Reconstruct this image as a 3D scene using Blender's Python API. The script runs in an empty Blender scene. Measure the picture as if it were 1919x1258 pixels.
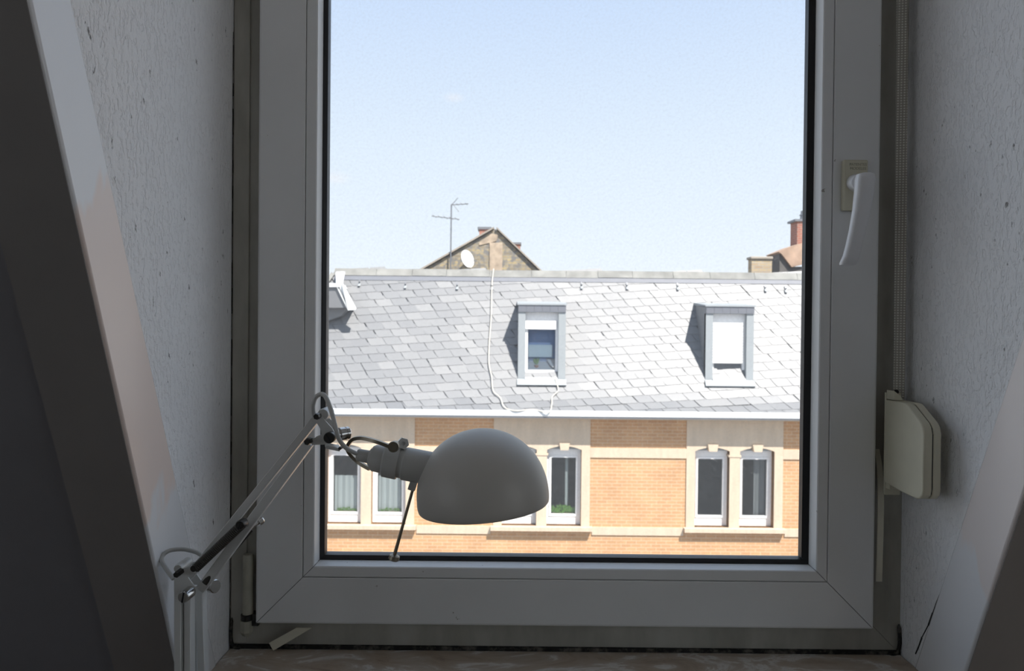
import bpy, bmesh, math, random
from mathutils import Vector, Matrix, Quaternion
random.seed(7)
scene = bpy.context.scene
C = scene.collection
R = math.radians

# ------------------------------------------------------------------ camera
CZ = 1.45
CAM = Vector((0, 0, CZ))
FPX = 1919 * 24.0 / 36.0
cam_d = bpy.data.cameras.new('camera'); cam_d.lens = 24.0; cam_d.sensor_width = 36.0
cam_d.clip_start = 0.02; cam_d.clip_end = 400
cam_o = bpy.data.objects.new('camera', cam_d); C.objects.link(cam_o)
CROT = Matrix.Rotation(R(90 - 0.5), 3, 'X') @ Matrix.Rotation(R(0.55), 3, 'Z')
cam_o.matrix_world = Matrix.Translation(CAM) @ CROT.to_4x4()
cam_d.dof.use_dof = True; cam_d.dof.focus_distance = 0.96; cam_d.dof.aperture_fstop = 11.0
scene.camera = cam_o

# ------------------------------------------------------------------ view
vs = scene.view_settings
vs.view_transform = 'Standard'; vs.look = 'None'; vs.gamma = 1.0; vs.exposure = 0.25
vs.use_curve_mapping = False

# ------------------------------------------------------------------ world
w = bpy.data.worlds.new('sky'); scene.world = w; w.use_nodes = True
nt = w.node_tree; nt.nodes.clear()
def wn(t): return nt.nodes.new(t)
out = wn('ShaderNodeOutputWorld'); bg = wn('ShaderNodeBackground')
tc = wn('ShaderNodeTexCoord'); sp = wn('ShaderNodeSeparateXYZ')
rmp = wn('ShaderNodeValToRGB')
nt.links.new(tc.outputs['Generated'], sp.inputs[0]); nt.links.new(sp.outputs['Z'], rmp.inputs[0])
cr = rmp.color_ramp
cr.elements[0].position = 0.0; cr.elements[0].color = (0.86, 0.90, 0.95, 1)
cr.elements[1].position = 1.0; cr.elements[1].color = (0.48, 0.63, 0.88, 1)
e = cr.elements.new(0.10); e.color = (0.80, 0.885, 0.965, 1)
e = cr.elements.new(0.25); e.color = (0.71, 0.82, 0.945, 1)
e = cr.elements.new(0.44); e.color = (0.55, 0.69, 0.91, 1)
# faint wisps of cloud low in the sky
def wm(op, a, b_=0.0):
    q = wn('ShaderNodeMath'); q.operation = op
    for i_, v_ in enumerate((a, b_)):
        if hasattr(v_, 'is_output'): nt.links.new(v_, q.inputs[i_])
        else: q.inputs[i_].default_value = v_
    return q.outputs[0]
noi = wn('ShaderNodeTexNoise'); noi.inputs['Scale'].default_value = 60.0; noi.inputs['Detail'].default_value = 6.0
nt.links.new(tc.outputs['Generated'], noi.inputs['Vector'])
tot = None
for wx_, wy_, rad in ((850, 183, 0.020), (625, 332, 0.030), (1900, -150, 0.05), (300, -260, 0.06)):
    dv = (CROT @ Vector(((wx_ - 959.5) / FPX, -(wy_ - 629) / FPX, -1.0))).normalized()
    sb = wn('ShaderNodeVectorMath'); sb.operation = 'SUBTRACT'; nt.links.new(tc.outputs['Generated'], sb.inputs[0]); sb.inputs[1].default_value = dv
    ml = wn('ShaderNodeVectorMath'); ml.operation = 'MULTIPLY'; nt.links.new(sb.outputs[0], ml.inputs[0]); ml.inputs[1].default_value = (1, 1, 2.4)
    ln_ = wn('ShaderNodeVectorMath'); ln_.operation = 'LENGTH'; nt.links.new(ml.outputs[0], ln_.inputs[0])
    mr = wn('ShaderNodeMapRange'); mr.interpolation_type = 'SMOOTHSTEP'; mr.inputs['From Min'].default_value = rad; mr.inputs['From Max'].default_value = 0.0
    nt.links.new(ln_.outputs['Value'], mr.inputs['Value'])
    tot = mr.outputs[0] if tot is None else wm('ADD', tot, mr.outputs[0])
mul_ = wm('MULTIPLY', tot, wm('MULTIPLY', noi.outputs['Fac'], 0.9))
mx = wn('ShaderNodeMix'); mx.data_type = 'RGBA'
nt.links.new(mul_, mx.inputs['Factor']); nt.links.new(rmp.outputs[0], mx.inputs['A'])
mx.inputs['B'].default_value = (0.88, 0.88, 0.90, 1)
nt.links.new(mx.outputs['Result'], bg.inputs['Color']); bg.inputs['Strength'].default_value = 1.0
nt.links.new(bg.outputs[0], out.inputs[0])

# ------------------------------------------------------------------ sun
sun_d = bpy.data.lights.new('sun', 'SUN'); sun_d.energy = 8.0; sun_d.angle = R(0.53); sun_d.color = (1.0, 0.95, 0.88)
sun_o = bpy.data.objects.new('sun', sun_d); C.objects.link(sun_o)
SUNV = Vector((-0.39, 0.59, -1.0))
sun_o.rotation_euler = SUNV.to_track_quat('-Z', 'Y').to_euler(); sun_o.location = (6, -8, 20)

# ------------------------------------------------------------------ geometry helpers
def ray(px, py):
    d = Vector(((px - 959.5) / FPX, -(py - 629) / FPX, -1.0))
    return CROT @ d
def P(px, py, Y):
    d = ray(px, py); return CAM + d * (Y / d.y)
def PX(px, py, X):
    d = ray(px, py); return CAM + d * (X / d.x)

class MB:
    def __init__(s): s.v = []; s.f = []
    def add(s, vs_, fs): 
        o = len(s.v); s.v += [Vector(a) for a in vs_]; s.f += [[i + o for i in f] for f in fs]
    def box(s, a, b):
        x0, x1 = sorted((a[0], b[0])); y0, y1 = sorted((a[1], b[1])); z0, z1 = sorted((a[2], b[2]))
        s.add([(x0,y0,z0),(x1,y0,z0),(x1,y1,z0),(x0,y1,z0),(x0,y0,z1),(x1,y0,z1),(x1,y1,z1),(x0,y1,z1)],
              [(0,3,2,1),(4,5,6,7),(0,1,5,4),(1,2,6,5),(2,3,7,6),(3,0,4,7)])
    def bxp(s, x0, x1, y0, y1, Y0, Y1, Yr=None):
        """box given by image extents on the plane Yr (default its front)"""
        Yr = Yr or Y0; xm, ym = (x0 + x1) / 2, (y0 + y1) / 2
        s.box((P(x0, ym, Yr).x, Y0, P(xm, y0, Yr).z), (P(x1, ym, Yr).x, Y1, P(xm, y1, Yr).z))
    def bar(s, p, q, wx, wy, up=None):
        """square bar from p to q; wx across in the lamp plane, wy along Y"""
        p, q = Vector(p), Vector(q); d = (q - p).normalized()
        yv = Vector(up) if up else Vector((0, 1, 0)); yv = (yv - d * yv.dot(d)).normalized(); xv = d.cross(yv)
        vs_ = []
        for c in (p, q):
            for a, b in ((-1,-1),(1,-1),(1,1),(-1,1)):
                vs_.append(c + xv * a * wx / 2 + yv * b * wy / 2)
        s.add(vs_, [(0,1,2,3),(7,6,5,4),(0,4,5,1),(1,5,6,2),(2,6,7,3),(3,7,4,0)])
    def tube(s, pts, r, n=12, cap=True, sy=1.0):
        pts = [Vector(p) for p in pts]; rs = r if isinstance(r, (list, tuple)) else [r] * len(pts)
        rings = []; prev = None
        for i, p in enumerate(pts):
            t = (pts[min(i+1, len(pts)-1)] - pts[max(i-1, 0)]).normalized()
            if prev is None:
                a = Vector((0, 1, 0)) if abs(t.y) < 0.9 else Vector((1, 0, 0))
            else: a = prev
            a = (a - t * a.dot(t)).normalized(); prev = a; b = t.cross(a)
            rings.append([p + (a * math.cos(2*math.pi*k/n) * sy + b * math.sin(2*math.pi*k/n)) * rs[i] for k in range(n)])
        o = [x for rg in rings for x in rg]; fs = []
        for i in range(len(pts) - 1):
            for k in range(n):
                fs.append((i*n+k, i*n+(k+1)%n, (i+1)*n+(k+1)%n, (i+1)*n+k))
        if cap: fs.append(tuple(range(n))[::-1]); fs.append(tuple((len(pts)-1)*n + k for k in range(n)))
        s.add(o, fs)
    def lathe(s, o, axis, prof, n=40, closed=False):
        """prof: (distance along axis, radius)"""
        o = Vector(o); ax = Vector(axis).normalized()
        a = ax.orthogonal().normalized(); b = ax.cross(a)
        vs_ = []; fs = []
        for t, r in prof:
            for k in range(n):
                an = 2*math.pi*k/n; vs_.append(o + ax*t + (a*math.cos(an) + b*math.sin(an))*max(r, 1e-5))
        m = len(prof)
        for i in range(m - 1 if not closed else m):
            j = (i + 1) % m
            for k in range(n):
                fs.append((i*n+k, i*n+(k+1)%n, j*n+(k+1)%n, j*n+k))
        s.add(vs_, fs)
    def prism(s, poly, off):
        """poly: 3d points in one plane, extruded by off"""
        off = Vector(off); n = len(poly); poly = [Vector(p) for p in poly]
        fs = [tuple(range(n))[::-1], tuple(range(n, 2*n))] + [(i, (i+1)%n, n+(i+1)%n, n+i) for i in range(n)]
        s.add(poly + [p + off for p in poly], fs)
    def mesh(s, name, smooth=False, loc=Vector((0,0,0)), ang=35):
        me = bpy.data.meshes.new(name)
        me.from_pydata([tuple(v - loc) for v in s.v], [], s.f); me.validate()
        bm = bmesh.new(); bm.from_mesh(me); bmesh.ops.recalc_face_normals(bm, faces=bm.faces)
        if smooth:
            for f in bm.faces: f.smooth = True
            for e_ in bm.edges:
                if len(e_.link_faces) == 2 and e_.calc_face_angle(0) > R(ang): e_.smooth = False
        bm.to_mesh(me); bm.free()
        return me

WL = {}
def link(name, data, parent, loc):
    o = bpy.data.objects.new(name, data); C.objects.link(o); loc = Vector(loc)
    if parent is not None:
        o.parent = parent; o.location = loc - WL[parent.name]
    else: o.location = loc
    WL[o.name] = loc
    return o
def build(mb, name, mat, parent=None, smooth=False, loc=None, bevel=0, seg=2, ang=35):
    if loc is None: loc = WL[parent.name] if parent is not None else sum(mb.v, Vector()) / len(mb.v)
    loc = Vector(loc)
    me = mb.mesh(name, smooth, loc, ang); me.materials.append(mat)
    o = link(name, me, parent, loc)
    if bevel:
        m = o.modifiers.new('bevel', 'BEVEL'); m.width = bevel; m.segments = seg; m.limit_method = 'ANGLE'; m.angle_limit = R(30)
        m.harden_normals = False
        for p in me.polygons: p.use_smooth = True
        try: me.set_sharp_from_angle(angle=R(40))
        except Exception: pass
    return o
def thing(name, label, cat, loc, group=None):
    o = link(name, None, None, loc); o.empty_display_size = 0.05
    tag(o, label, cat, group); return o
def tag(o, label, cat, group=None):
    o['label'] = label; o['category'] = cat
    if group: o['group'] = group
    return o
def struct(o, label=None):
    o['kind'] = 'structure'
    if label: o['label'] = label
    return o
def spline(pts, n=8):
    pts = [Vector(p) for p in pts]; o = []
    for i in range(len(pts) - 1):
        p0 = pts[max(i-1, 0)]; p1 = pts[i]; p2 = pts[i+1]; p3 = pts[min(i+2, len(pts)-1)]
        for k in range(n):
            t = k / n
            o.append(0.5*((2*p1) + (p2-p0)*t + (2*p0-5*p1+4*p2-p3)*t*t + (-p0+3*p1-3*p2+p3)*t**3))
    o.append(pts[-1]); return o

# ------------------------------------------------------------------ materials
def new_mat(name):
    m = bpy.data.materials.new(name); m.use_nodes = True
    b = m.node_tree.nodes['Principled BSDF']; return m, m.node_tree, b
def noise(t, scale, detail=4, rough=0.55, stretch=None, coord='Object'):
    tcn = t.nodes.new('ShaderNodeTexCoord'); n = t.nodes.new('ShaderNodeTexNoise')
    n.inputs['Scale'].default_value = scale; n.inputs['Detail'].default_value = detail; n.inputs['Roughness'].default_value = rough
    if stretch:
        mpn = t.nodes.new('ShaderNodeMapping'); mpn.inputs['Scale'].default_value = stretch
        t.links.new(tcn.outputs[coord], mpn.inputs[0]); t.links.new(mpn.outputs[0], n.inputs['Vector'])
    else: t.links.new(tcn.outputs[coord], n.inputs['Vector'])
    return n
def ramp(t, src, stops):
    r = t.nodes.new('ShaderNodeValToRGB'); t.links.new(src, r.inputs[0])
    el = r.color_ramp.elements
    el[0].position, el[0].color = stops[0][0], (*stops[0][1], 1)
    el[1].position, el[1].color = stops[-1][0], (*stops[-1][1], 1)
    for p_, c_ in stops[1:-1]:
        q = el.new(p_); q.color = (*c_, 1)
    return r
def mixc(t, fac, a, b, mode='MIX'):
    m = t.nodes.new('ShaderNodeMix'); m.data_type = 'RGBA'; m.blend_type = mode
    for key, val in (('Factor', fac), ('A', a), ('B', b)):
        if hasattr(val, 'is_output'): t.links.new(val, m.inputs[key])
        elif key == 'Factor': m.inputs[0].default_value = val
        else: m.inputs[key].default_value = (*val, 1)
    return m.outputs['Result']
def bump(t, b, src, strength, dist=0.01):
    n = t.nodes.new('ShaderNodeBump'); n.inputs['Strength'].default_value = strength; n.inputs['Distance'].default_value = dist
    t.links.new(src, n.inputs['Height']); t.links.new(n.outputs[0], b.inputs['Normal']); return n
def simple(name, col, rough=0.5, metal=0.0, var=0.0, vscale=8.0, spec=0.5, bmp=0.0, bscale=200, bdist=0.001, stretch=None):
    m, t, b = new_mat(name)
    b.inputs['Roughness'].default_value = rough; b.inputs['Metallic'].default_value = metal
    b.inputs['Specular IOR Level'].default_value = spec
    if var:
        n = noise(t, vscale, 5, stretch=stretch)
        r = ramp(t, n.outputs['Fac'], [(0.3, tuple(c*(1-var) for c in col)), (0.7, tuple(min(1, c*(1+var*0.5)) for c in col))])
        t.links.new(r.outputs[0], b.inputs['Base Color'])
    else:
        n = noise(t, vscale, 3)
        r = ramp(t, n.outputs['Fac'], [(0.2, tuple(c*0.97 for c in col)), (0.8, col)])
        t.links.new(r.outputs[0], b.inputs['Base Color'])
    if bmp:
        n2 = noise(t, bscale, 3); bump(t, b, n2.outputs['Fac'], bmp, bdist)
    return m

def wall_paper():
    m, t, b = new_mat('woodchip_wallpaper')
    b.inputs['Roughness'].default_value = 0.75
    n = noise(t, 170, 3, 0.5, (1, 1, 0.55))
    r = ramp(t, n.outputs['Fac'], [(0.38, (0, 0, 0)), (0.50, (0.8, 0.8, 0.8)), (0.68, (1, 1, 1))])
    v = noise(t, 30, 2, 0.5, (1, 1, 0.7))
    n3 = noise(t, 260, 2)
    s1 = mixc(t, 0.35, r.outputs[0], v.outputs['Fac']); s2 = mixc(t, 0.15, s1, n3.outputs['Fac'])
    bump(t, b, s2, 0.7, 0.0034)
    # small dark pits and scuffs
    d = noise(t, 95, 3, 0.6, (1, 1, 0.5))
    rd = ramp(t, d.outputs['Fac'], [(0.26, (0.30, 0.29, 0.28)), (0.32, (1, 1, 1))])
    big = noise(t, 2.2, 4)
    rb = ramp(t, big.outputs['Fac'], [(0.3, (0.85, 0.85, 0.86)), (0.7, (0.91, 0.91, 0.91))])
    t.links.new(mixc(t, 1.0, rb.outputs[0], rd.outputs[0], 'MULTIPLY'), b.inputs['Base Color'])
    return m
M = {}
M['wall'] = wall_paper()
def gloss_paint(name, zr, amt):
    m, t, b = new_mat(name)
    b.inputs['Roughness'].default_value = 0.22; b.inputs['Specular IOR Level'].default_value = 0.6
    n = noise(t, 14, 4, 0.5, (1, 1, 0.25)); bump(t, b, n.outputs['Fac'], 0.25, 0.004)
    n2 = noise(t, 5, 4, 0.5, (1, 1, 0.4))
    r = ramp(t, n2.outputs['Fac'], [(0.3, (0.82, 0.82, 0.83)), (0.7, (0.88, 0.88, 0.89))])
    # peach tone blended into the white between two heights, noisy edges
    tg = t.nodes.new('ShaderNodeTexCoord'); ob = t.nodes.new('ShaderNodeSeparateXYZ'); geo = t.nodes.new('ShaderNodeNewGeometry')
    t.links.new(geo.outputs['Position'], ob.inputs[0])
    n3 = noise(t, 9, 4, 0.6, (1, 1, 0.35))
    def mth(op, a, b_):
        q = t.nodes.new('ShaderNodeMath'); q.operation = op
        for i_, v_ in enumerate((a, b_)):
            if hasattr(v_, 'is_output'): t.links.new(v_, q.inputs[i_])
            else: q.inputs[i_].default_value = v_
        return q.outputs[0]
    zn = mth('ADD', ob.outputs['Z'], mth('MULTIPLY', mth('SUBTRACT', n3.outputs['Fac'], 0.5), 0.35))
    def sstep(v, a_, b_):
        q = t.nodes.new('ShaderNodeMapRange'); q.interpolation_type = 'SMOOTHSTEP'; q.inputs['From Min'].default_value = a_; q.inputs['From Max'].default_value = b_
        t.links.new(v, q.inputs['Value']); return q.outputs[0]
    lo, hi = zr
    mask = mth('MULTIPLY', sstep(zn, lo, lo+0.03), sstep(zn, hi+0.03, hi))
    t.links.new(mixc(t, mth('MULTIPLY', mask, amt), r.outputs[0], (0.90, 0.74, 0.66)), b.inputs['Base Color'])
    return m
M['gloss_paint'] = gloss_paint('gloss_painted_rafter', (CZ-0.25, CZ+0.13), 0.85)
M['gloss_paint_r'] = gloss_paint('gloss_painted_rafter_right', (CZ-0.33, CZ+0.05), 0.45)
M['room_wall'] = simple('matt_room_wall', (0.74, 0.73, 0.71), 0.85, var=0.06, vscale=3)
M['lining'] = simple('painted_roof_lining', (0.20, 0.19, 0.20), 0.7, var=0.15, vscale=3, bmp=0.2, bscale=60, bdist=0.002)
M['floorwood'] = simple('floor_boards', (0.50, 0.46, 0.42), 0.45, var=0.2, vscale=4, stretch=(8, 0.6, 1))
def pvc():
    m, t, b = new_mat('white_window_plastic')
    b.inputs['Roughness'].default_value = 0.38
    n = noise(t, 3.5, 5)
    r = ramp(t, n.outputs['Fac'], [(0.3, (0.76, 0.76, 0.745)), (0.7, (0.84, 0.84, 0.83))])
    d = noise(t, 38, 4, 0.65)
    rd = ramp(t, d.outputs['Fac'], [(0.27, (0.45, 0.42, 0.38)), (0.295, (1, 1, 1))])
    t.links.new(mixc(t, 1.0, r.outputs[0], rd.outputs[0], 'MULTIPLY'), b.inputs['Base Color'])
    return m
M['pvc'] = pvc()
def grime():
    m, t, b = new_mat('grimy_frame_paint')
    b.inputs['Roughness'].default_value = 0.55
    n = noise(t, 9, 6, 0.6, (1, 1, 0.35))
    r = ramp(t, n.outputs['Fac'], [(0.30, (0.30, 0.285, 0.24)), (0.55, (0.47, 0.455, 0.40)), (0.75, (0.56, 0.55, 0.51))])
    t.links.new(r.outputs[0], b.inputs['Base Color'])
    return m
M['frame_old'] = grime()
M['gasket'] = simple('black_rubber', (0.010, 0.010, 0.012), 0.45)
M['spacer'] = simple('grey_spacer_bar', (0.05, 0.05, 0.055), 0.35, metal=0.5)
def mould():
    m, t, b = new_mat('mouldy_joint'); b.inputs['Roughness'].default_value = 0.8
    n = noise(t, 60, 5, 0.7)
    r = ramp(t, n.outputs['Fac'], [(0.48, (0.012, 0.011, 0.010)), (0.70, (0.16, 0.145, 0.12))])
    t.links.new(r.outputs[0], b.inputs['Base Color']); return m
M['mould'] = mould()
M['crack'] = simple('dark_crack', (0.02, 0.018, 0.016), 0.9)
def marble():
    m, t, b = new_mat('brown_marble'); b.inputs['Roughness'].default_value = 0.3
    n = noise(t, 7, 8, 0.65, (1, 2.2, 1)); n.inputs['Distortion'].default_value = 1.6
    r = ramp(t, n.outputs['Fac'], [(0.30, (0.33, 0.245, 0.185)), (0.44, (0.50, 0.41, 0.32)), (0.54, (0.56, 0.49, 0.42)), (0.60, (0.80, 0.78, 0.74)), (0.66, (0.55, 0.45, 0.38))])
    t.links.new(r.outputs[0], b.inputs['Base Color']); return m
M['marble'] = marble()
def glass_mat(name, tint=(1, 1, 1), haze=0.02, refl=1.0):
    m, t, b = new_mat(name); t.nodes.remove(b)
    o = t.nodes['Material Output']
    tr = t.nodes.new('ShaderNodeBsdfTransparent'); tr.inputs[0].default_value = (*tint, 1)
    gl = t.nodes.new('ShaderNodeBsdfGlossy'); gl.inputs['Roughness'].default_value = 0.02
    # thin-pane reflectance (Schlick), the same from both sides
    ge = t.nodes.new('ShaderNodeNewGeometry'); dp = t.nodes.new('ShaderNodeVectorMath'); dp.operation = 'DOT_PRODUCT'
    t.links.new(ge.outputs['Incoming'], dp.inputs[0]); t.links.new(ge.outputs['Normal'], dp.inputs[1])
    def mth(op, a, b_=None):
        q = t.nodes.new('ShaderNodeMath'); q.operation = op
        for i_, v_ in enumerate((a, b_)):
            if v_ is None: continue
            if hasattr(v_, 'is_output'): t.links.new(v_, q.inputs[i_])
            else: q.inputs[i_].default_value = v_
        return q.outputs[0]
    om = mth('SUBTRACT', 1.0, mth('ABSOLUTE', dp.outputs['Value']))
    mu_ = mth('MULTIPLY', mth('ADD', mth('MULTIPLY', mth('POWER', om, 5.0), 0.96), 0.04), refl)
    mu = type('o', (), {'outputs': [mu_]})
    m1 = t.nodes.new('ShaderNodeMixShader'); t.links.new(mu.outputs[0], m1.inputs[0])
    t.links.new(tr.outputs[0], m1.inputs[1]); t.links.new(gl.outputs[0], m1.inputs[2])
    # film of dust that scatters the daylight a little
    du = t.nodes.new('ShaderNodeBsdfTranslucent'); du.inputs[0].default_value = (0.8, 0.8, 0.78, 1)
    n = noise(t, 220, 4, 0.7)
    r = ramp(t, n.outputs['Fac'], [(0.45, (haze*0.5,)*3), (0.72, (min(1, haze*4),)*3)])
    m2 = t.nodes.new('ShaderNodeMixShader'); t.links.new(r.outputs[0], m2.inputs[0])
    t.links.new(m1.outputs[0], m2.inputs[1]); t.links.new(du.outputs[0], m2.inputs[2])
    t.links.new(m2.outputs[0], o.inputs['Surface'])
    return m
M['glass'] = glass_mat('window_glass', (0.995, 0.995, 0.995), 0.012, 0.4)
M['glass_far'] = glass_mat('far_window_glass', (0.80, 0.82, 0.83), 0.02, 1.2)
M['cream'] = simple('aged_cream_plastic', (0.68, 0.645, 0.50), 0.42, var=0.08, vscale=12)
M['cream_pale'] = simple('pale_cream_plastic', (0.74, 0.70, 0.56), 0.5, var=0.10, vscale=20)
M['cream_shaded'] = simple('shaded_cream_plastic', (0.42, 0.40, 0.32), 0.5, var=0.2, vscale=30)  # cream darkened to carry the shadow in the hinge recess
M['white_gloss'] = simple('white_lever_plastic', (0.82, 0.82, 0.83), 0.28)
M['black_metal'] = simple('black_hinge_metal', (0.015, 0.014, 0.013), 0.4)
def strap_mat():
    m, t, b = new_mat('woven_strap'); b.inputs['Roughness'].default_value = 0.85
    tcn = t.nodes.new('ShaderNodeTexCoord')
    w1 = t.nodes.new('ShaderNodeTexWave'); w1.wave_type = 'BANDS'; w1.bands_direction = 'Z'; w1.inputs['Scale'].default_value = 75; w1.inputs['Distortion'].default_value = 0.6
    w2 = t.nodes.new('ShaderNodeTexWave'); w2.wave_type = 'BANDS'; w2.bands_direction = 'X'; w2.inputs['Scale'].default_value = 70
    for w_ in (w1, w2): t.links.new(tcn.outputs['Object'], w_.inputs['Vector'])
    mm = mixc(t, 1.0, w1.outputs['Color'], w2.outputs['Color'], 'MULTIPLY')
    t.links.new(mixc(t, mm, (0.34, 0.32, 0.27), (0.78, 0.76, 0.68)), b.inputs['Base Color'])
    bump(t, b, mm, 0.8, 0.001); return m
M['strap'] = strap_mat()
M['lamp'] = simple('silver_lamp_paint', (0.68, 0.68, 0.66), 0.34, metal=0.15)
M['lamp_shade'] = simple('satin_shade_paint', (0.56, 0.535, 0.49), 0.48, metal=0.1)
M['shade_in'] = simple('white_shade_inside', (0.80, 0.80, 0.78), 0.4)
M['socket'] = simple('grey_socket_plastic', (0.56, 0.555, 0.53), 0.42)
M['cable'] = simple('grey_lamp_cable', (0.56, 0.56, 0.54), 0.42)
M['chrome'] = simple('bright_screw_steel', (0.62, 0.61, 0.59), 0.22, metal=1.0)
M['darksteel'] = simple('dark_steel', (0.07, 0.065, 0.06), 0.35, metal=0.8)
M['bronze'] = simple('dull_brass_steel', (0.30, 0.26, 0.20), 0.38, metal=0.9)
M['desk'] = simple('desk_top_wood', (0.30, 0.22, 0.15), 0.4, var=0.2, vscale=5, stretch=(1, 7, 1))

def brick_mat(name, c1, c2, mortar, bw, bh, mix_noise=None, stain=None):
    m, t, b = new_mat(name); b.inputs['Roughness'].default_value = 0.85
    tcn = t.nodes.new('ShaderNodeTexCoord'); sx = t.nodes.new('ShaderNodeSeparateXYZ'); cx = t.nodes.new('ShaderNodeCombineXYZ')
    t.links.new(tcn.outputs['Object'], sx.inputs[0])
    ad = t.nodes.new('ShaderNodeMath'); ad.operation = 'ADD'
    t.links.new(sx.outputs['X'], ad.inputs[0]); t.links.new(sx.outputs['Y'], ad.inputs[1])
    t.links.new(ad.outputs[0], cx.inputs['X']); t.links.new(sx.outputs['Z'], cx.inputs['Y'])
    br = t.nodes.new('ShaderNodeTexBrick'); t.links.new(cx.outputs[0], br.inputs['Vector'])
    br.inputs['Scale'].default_value = 1.0; br.inputs['Brick Width'].default_value = bw; br.inputs['Row Height'].default_value = bh
    br.inputs['Mortar Size'].default_value = bh * 0.12; br.inputs['Mortar Smooth'].default_value = 0.3
    br.inputs['Color1'].default_value = (*c1, 1); br.inputs['Color2'].default_value = (*c2, 1); br.inputs['Mortar'].default_value = (*mortar, 1)
    col = br.outputs['Color']
    n = noise(t, 1.1, 6, 0.6)
    r = ramp(t, n.outputs['Fac'], [(0.3, (0.86, 0.84, 0.82)), (0.7, (1.06, 1.06, 1.06))])
    col = mixc(t, 1.0, col, r.outputs[0], 'MULTIPLY')
    if stain:
        n2 = noise(t, stain[1], 7, 0.7)
        r2 = ramp(t, n2.outputs['Fac'], [(stain[2], (0, 0, 0)), (stain[3], (1, 1, 1))])
        col = mixc(t, r2.outputs[0], col, stain[0])
    t.links.new(col, b.inputs['Base Color'])
    bump(t, b, br.outputs['Fac'], -0.3, 0.01); return m
M['brick'] = brick_mat('ochre_facade_brick', (0.55, 0.325, 0.165), (0.495, 0.28, 0.14), (0.585, 0.42, 0.275), 0.26, 0.088)
M['gable_brick'] = brick_mat('weathered_yellow_brick', (0.46, 0.37, 0.20), (0.22, 0.19, 0.14), (0.30, 0.28, 0.25), 0.36, 0.12, stain=((0.17, 0.168, 0.165), 5.0, 0.46, 0.58))
M['flue_plaster'] = simple('peach_flue_plaster', (0.45, 0.36, 0.27), 0.9, var=0.3, vscale=4)
M['chimney_brick'] = brick_mat('red_chimney_brick', (0.38, 0.15, 0.10), (0.30, 0.11, 0.08), (0.33, 0.26, 0.22), 0.24, 0.08)
M['stone'] = simple('pale_sandstone', (0.585, 0.475, 0.36), 0.85, var=0.10, vscale=2.5, bmp=0.2, bscale=40, bdist=0.004, stretch=(3, 3, 0.5))
M['far_white'] = simple('white_far_frame', (0.80, 0.80, 0.80), 0.5)
M['zinc'] = simple('pale_zinc_sheet', (0.31, 0.335, 0.35), 0.6, metal=0.0, var=0.05, vscale=3)
M['zinc_dark'] = simple('grey_zinc_sheet', (0.15, 0.16, 0.185), 0.6, var=0.08, vscale=3)
M['gutter'] = simple('white_gutter', (0.66, 0.68, 0.69), 0.45)
M['ridge'] = simple('lichened_ridge', (0.25, 0.25, 0.235), 0.85, var=0.3, vscale=2.5)
M['curtain'] = simple('pale_curtain', (0.62, 0.66, 0.64), 0.9)
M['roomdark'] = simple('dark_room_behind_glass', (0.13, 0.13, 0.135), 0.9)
M['leaf'] = simple('green_leaf', (0.16, 0.34, 0.05), 0.6, var=0.3, vscale=30)
M['pot'] = simple('clay_pot', (0.30, 0.12, 0.06), 0.8)
M['tile_clay'] = simple('old_clay_tiles', (0.42, 0.29, 0.21), 0.8, var=0.4, vscale=2.2)
M['verge'] = simple('weathered_verge', (0.36, 0.32, 0.27), 0.8, var=0.2, vscale=2)
M['shaded_wall'] = simple('shaded_gable_wall', (0.12, 0.115, 0.11), 0.9, var=0.3, vscale=2)  # shade of the house's side face put into a dark wall colour
M['sky_reflection_board'] = simple('painted_sky_reflection', (0.30, 0.38, 0.55), 0.8)  # blue of the reflected sky, painted on a board
M['dish'] = simple('white_dish', (0.80, 0.80, 0.79), 0.5)
M['aerial'] = simple('dull_aerial_steel', (0.20, 0.21, 0.23), 0.5, metal=0.4)
M['cable_white'] = simple('white_roof_cable', (0.62, 0.58, 0.50), 0.6)
M['asphalt'] = simple('asphalt', (0.16, 0.16, 0.16), 0.9, var=0.15, vscale=2)
def slate_mat():
    m, t, b = new_mat('grey_slate'); b.inputs['Roughness'].default_value = 0.56; b.inputs['Specular IOR Level'].default_value = 0.95
    oi = t.nodes.new('ShaderNodeObjectInfo'); ge = t.nodes.new('ShaderNodeNewGeometry')
    a = t.nodes.new('ShaderNodeMath'); a.operation = 'ADD'; t.links.new(oi.outputs['Random'], a.inputs[0]); t.links.new(ge.outputs['Random Per Island'], a.inputs[1])
    f = t.nodes.new('ShaderNodeMath'); f.operation = 'FRACT'; t.links.new(a.outputs[0], f.inputs[0])
    r = ramp(t, f.outputs[0], [(0.0, (0.150, 0.157, 0.168)), (0.6, (0.168, 0.175, 0.184)), (1.0, (0.205, 0.210, 0.216))])
    n = noise(t, 1.2, 5)
    r2 = ramp(t, n.outputs['Fac'], [(0.3, (0.9, 0.9, 0.9)), (0.7, (1.06, 1.05, 1.04))])
    t.links.new(mixc(t, 1.0, r.outputs[0], r2.outputs[0], 'MULTIPLY'), b.inputs['Base Color']); return m
M['slate'] = slate_mat()

# ================================================================== THE ROOM
YS, YF = 1.100, 1.124                       # inner faces of sash and of fixed frame
XL = P(435, 600, YF).x; XR = P(1695, 600, YF).x
ZSILL = P(1060, 1219, YF).z
ZTOP = CZ + 1.15
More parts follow.
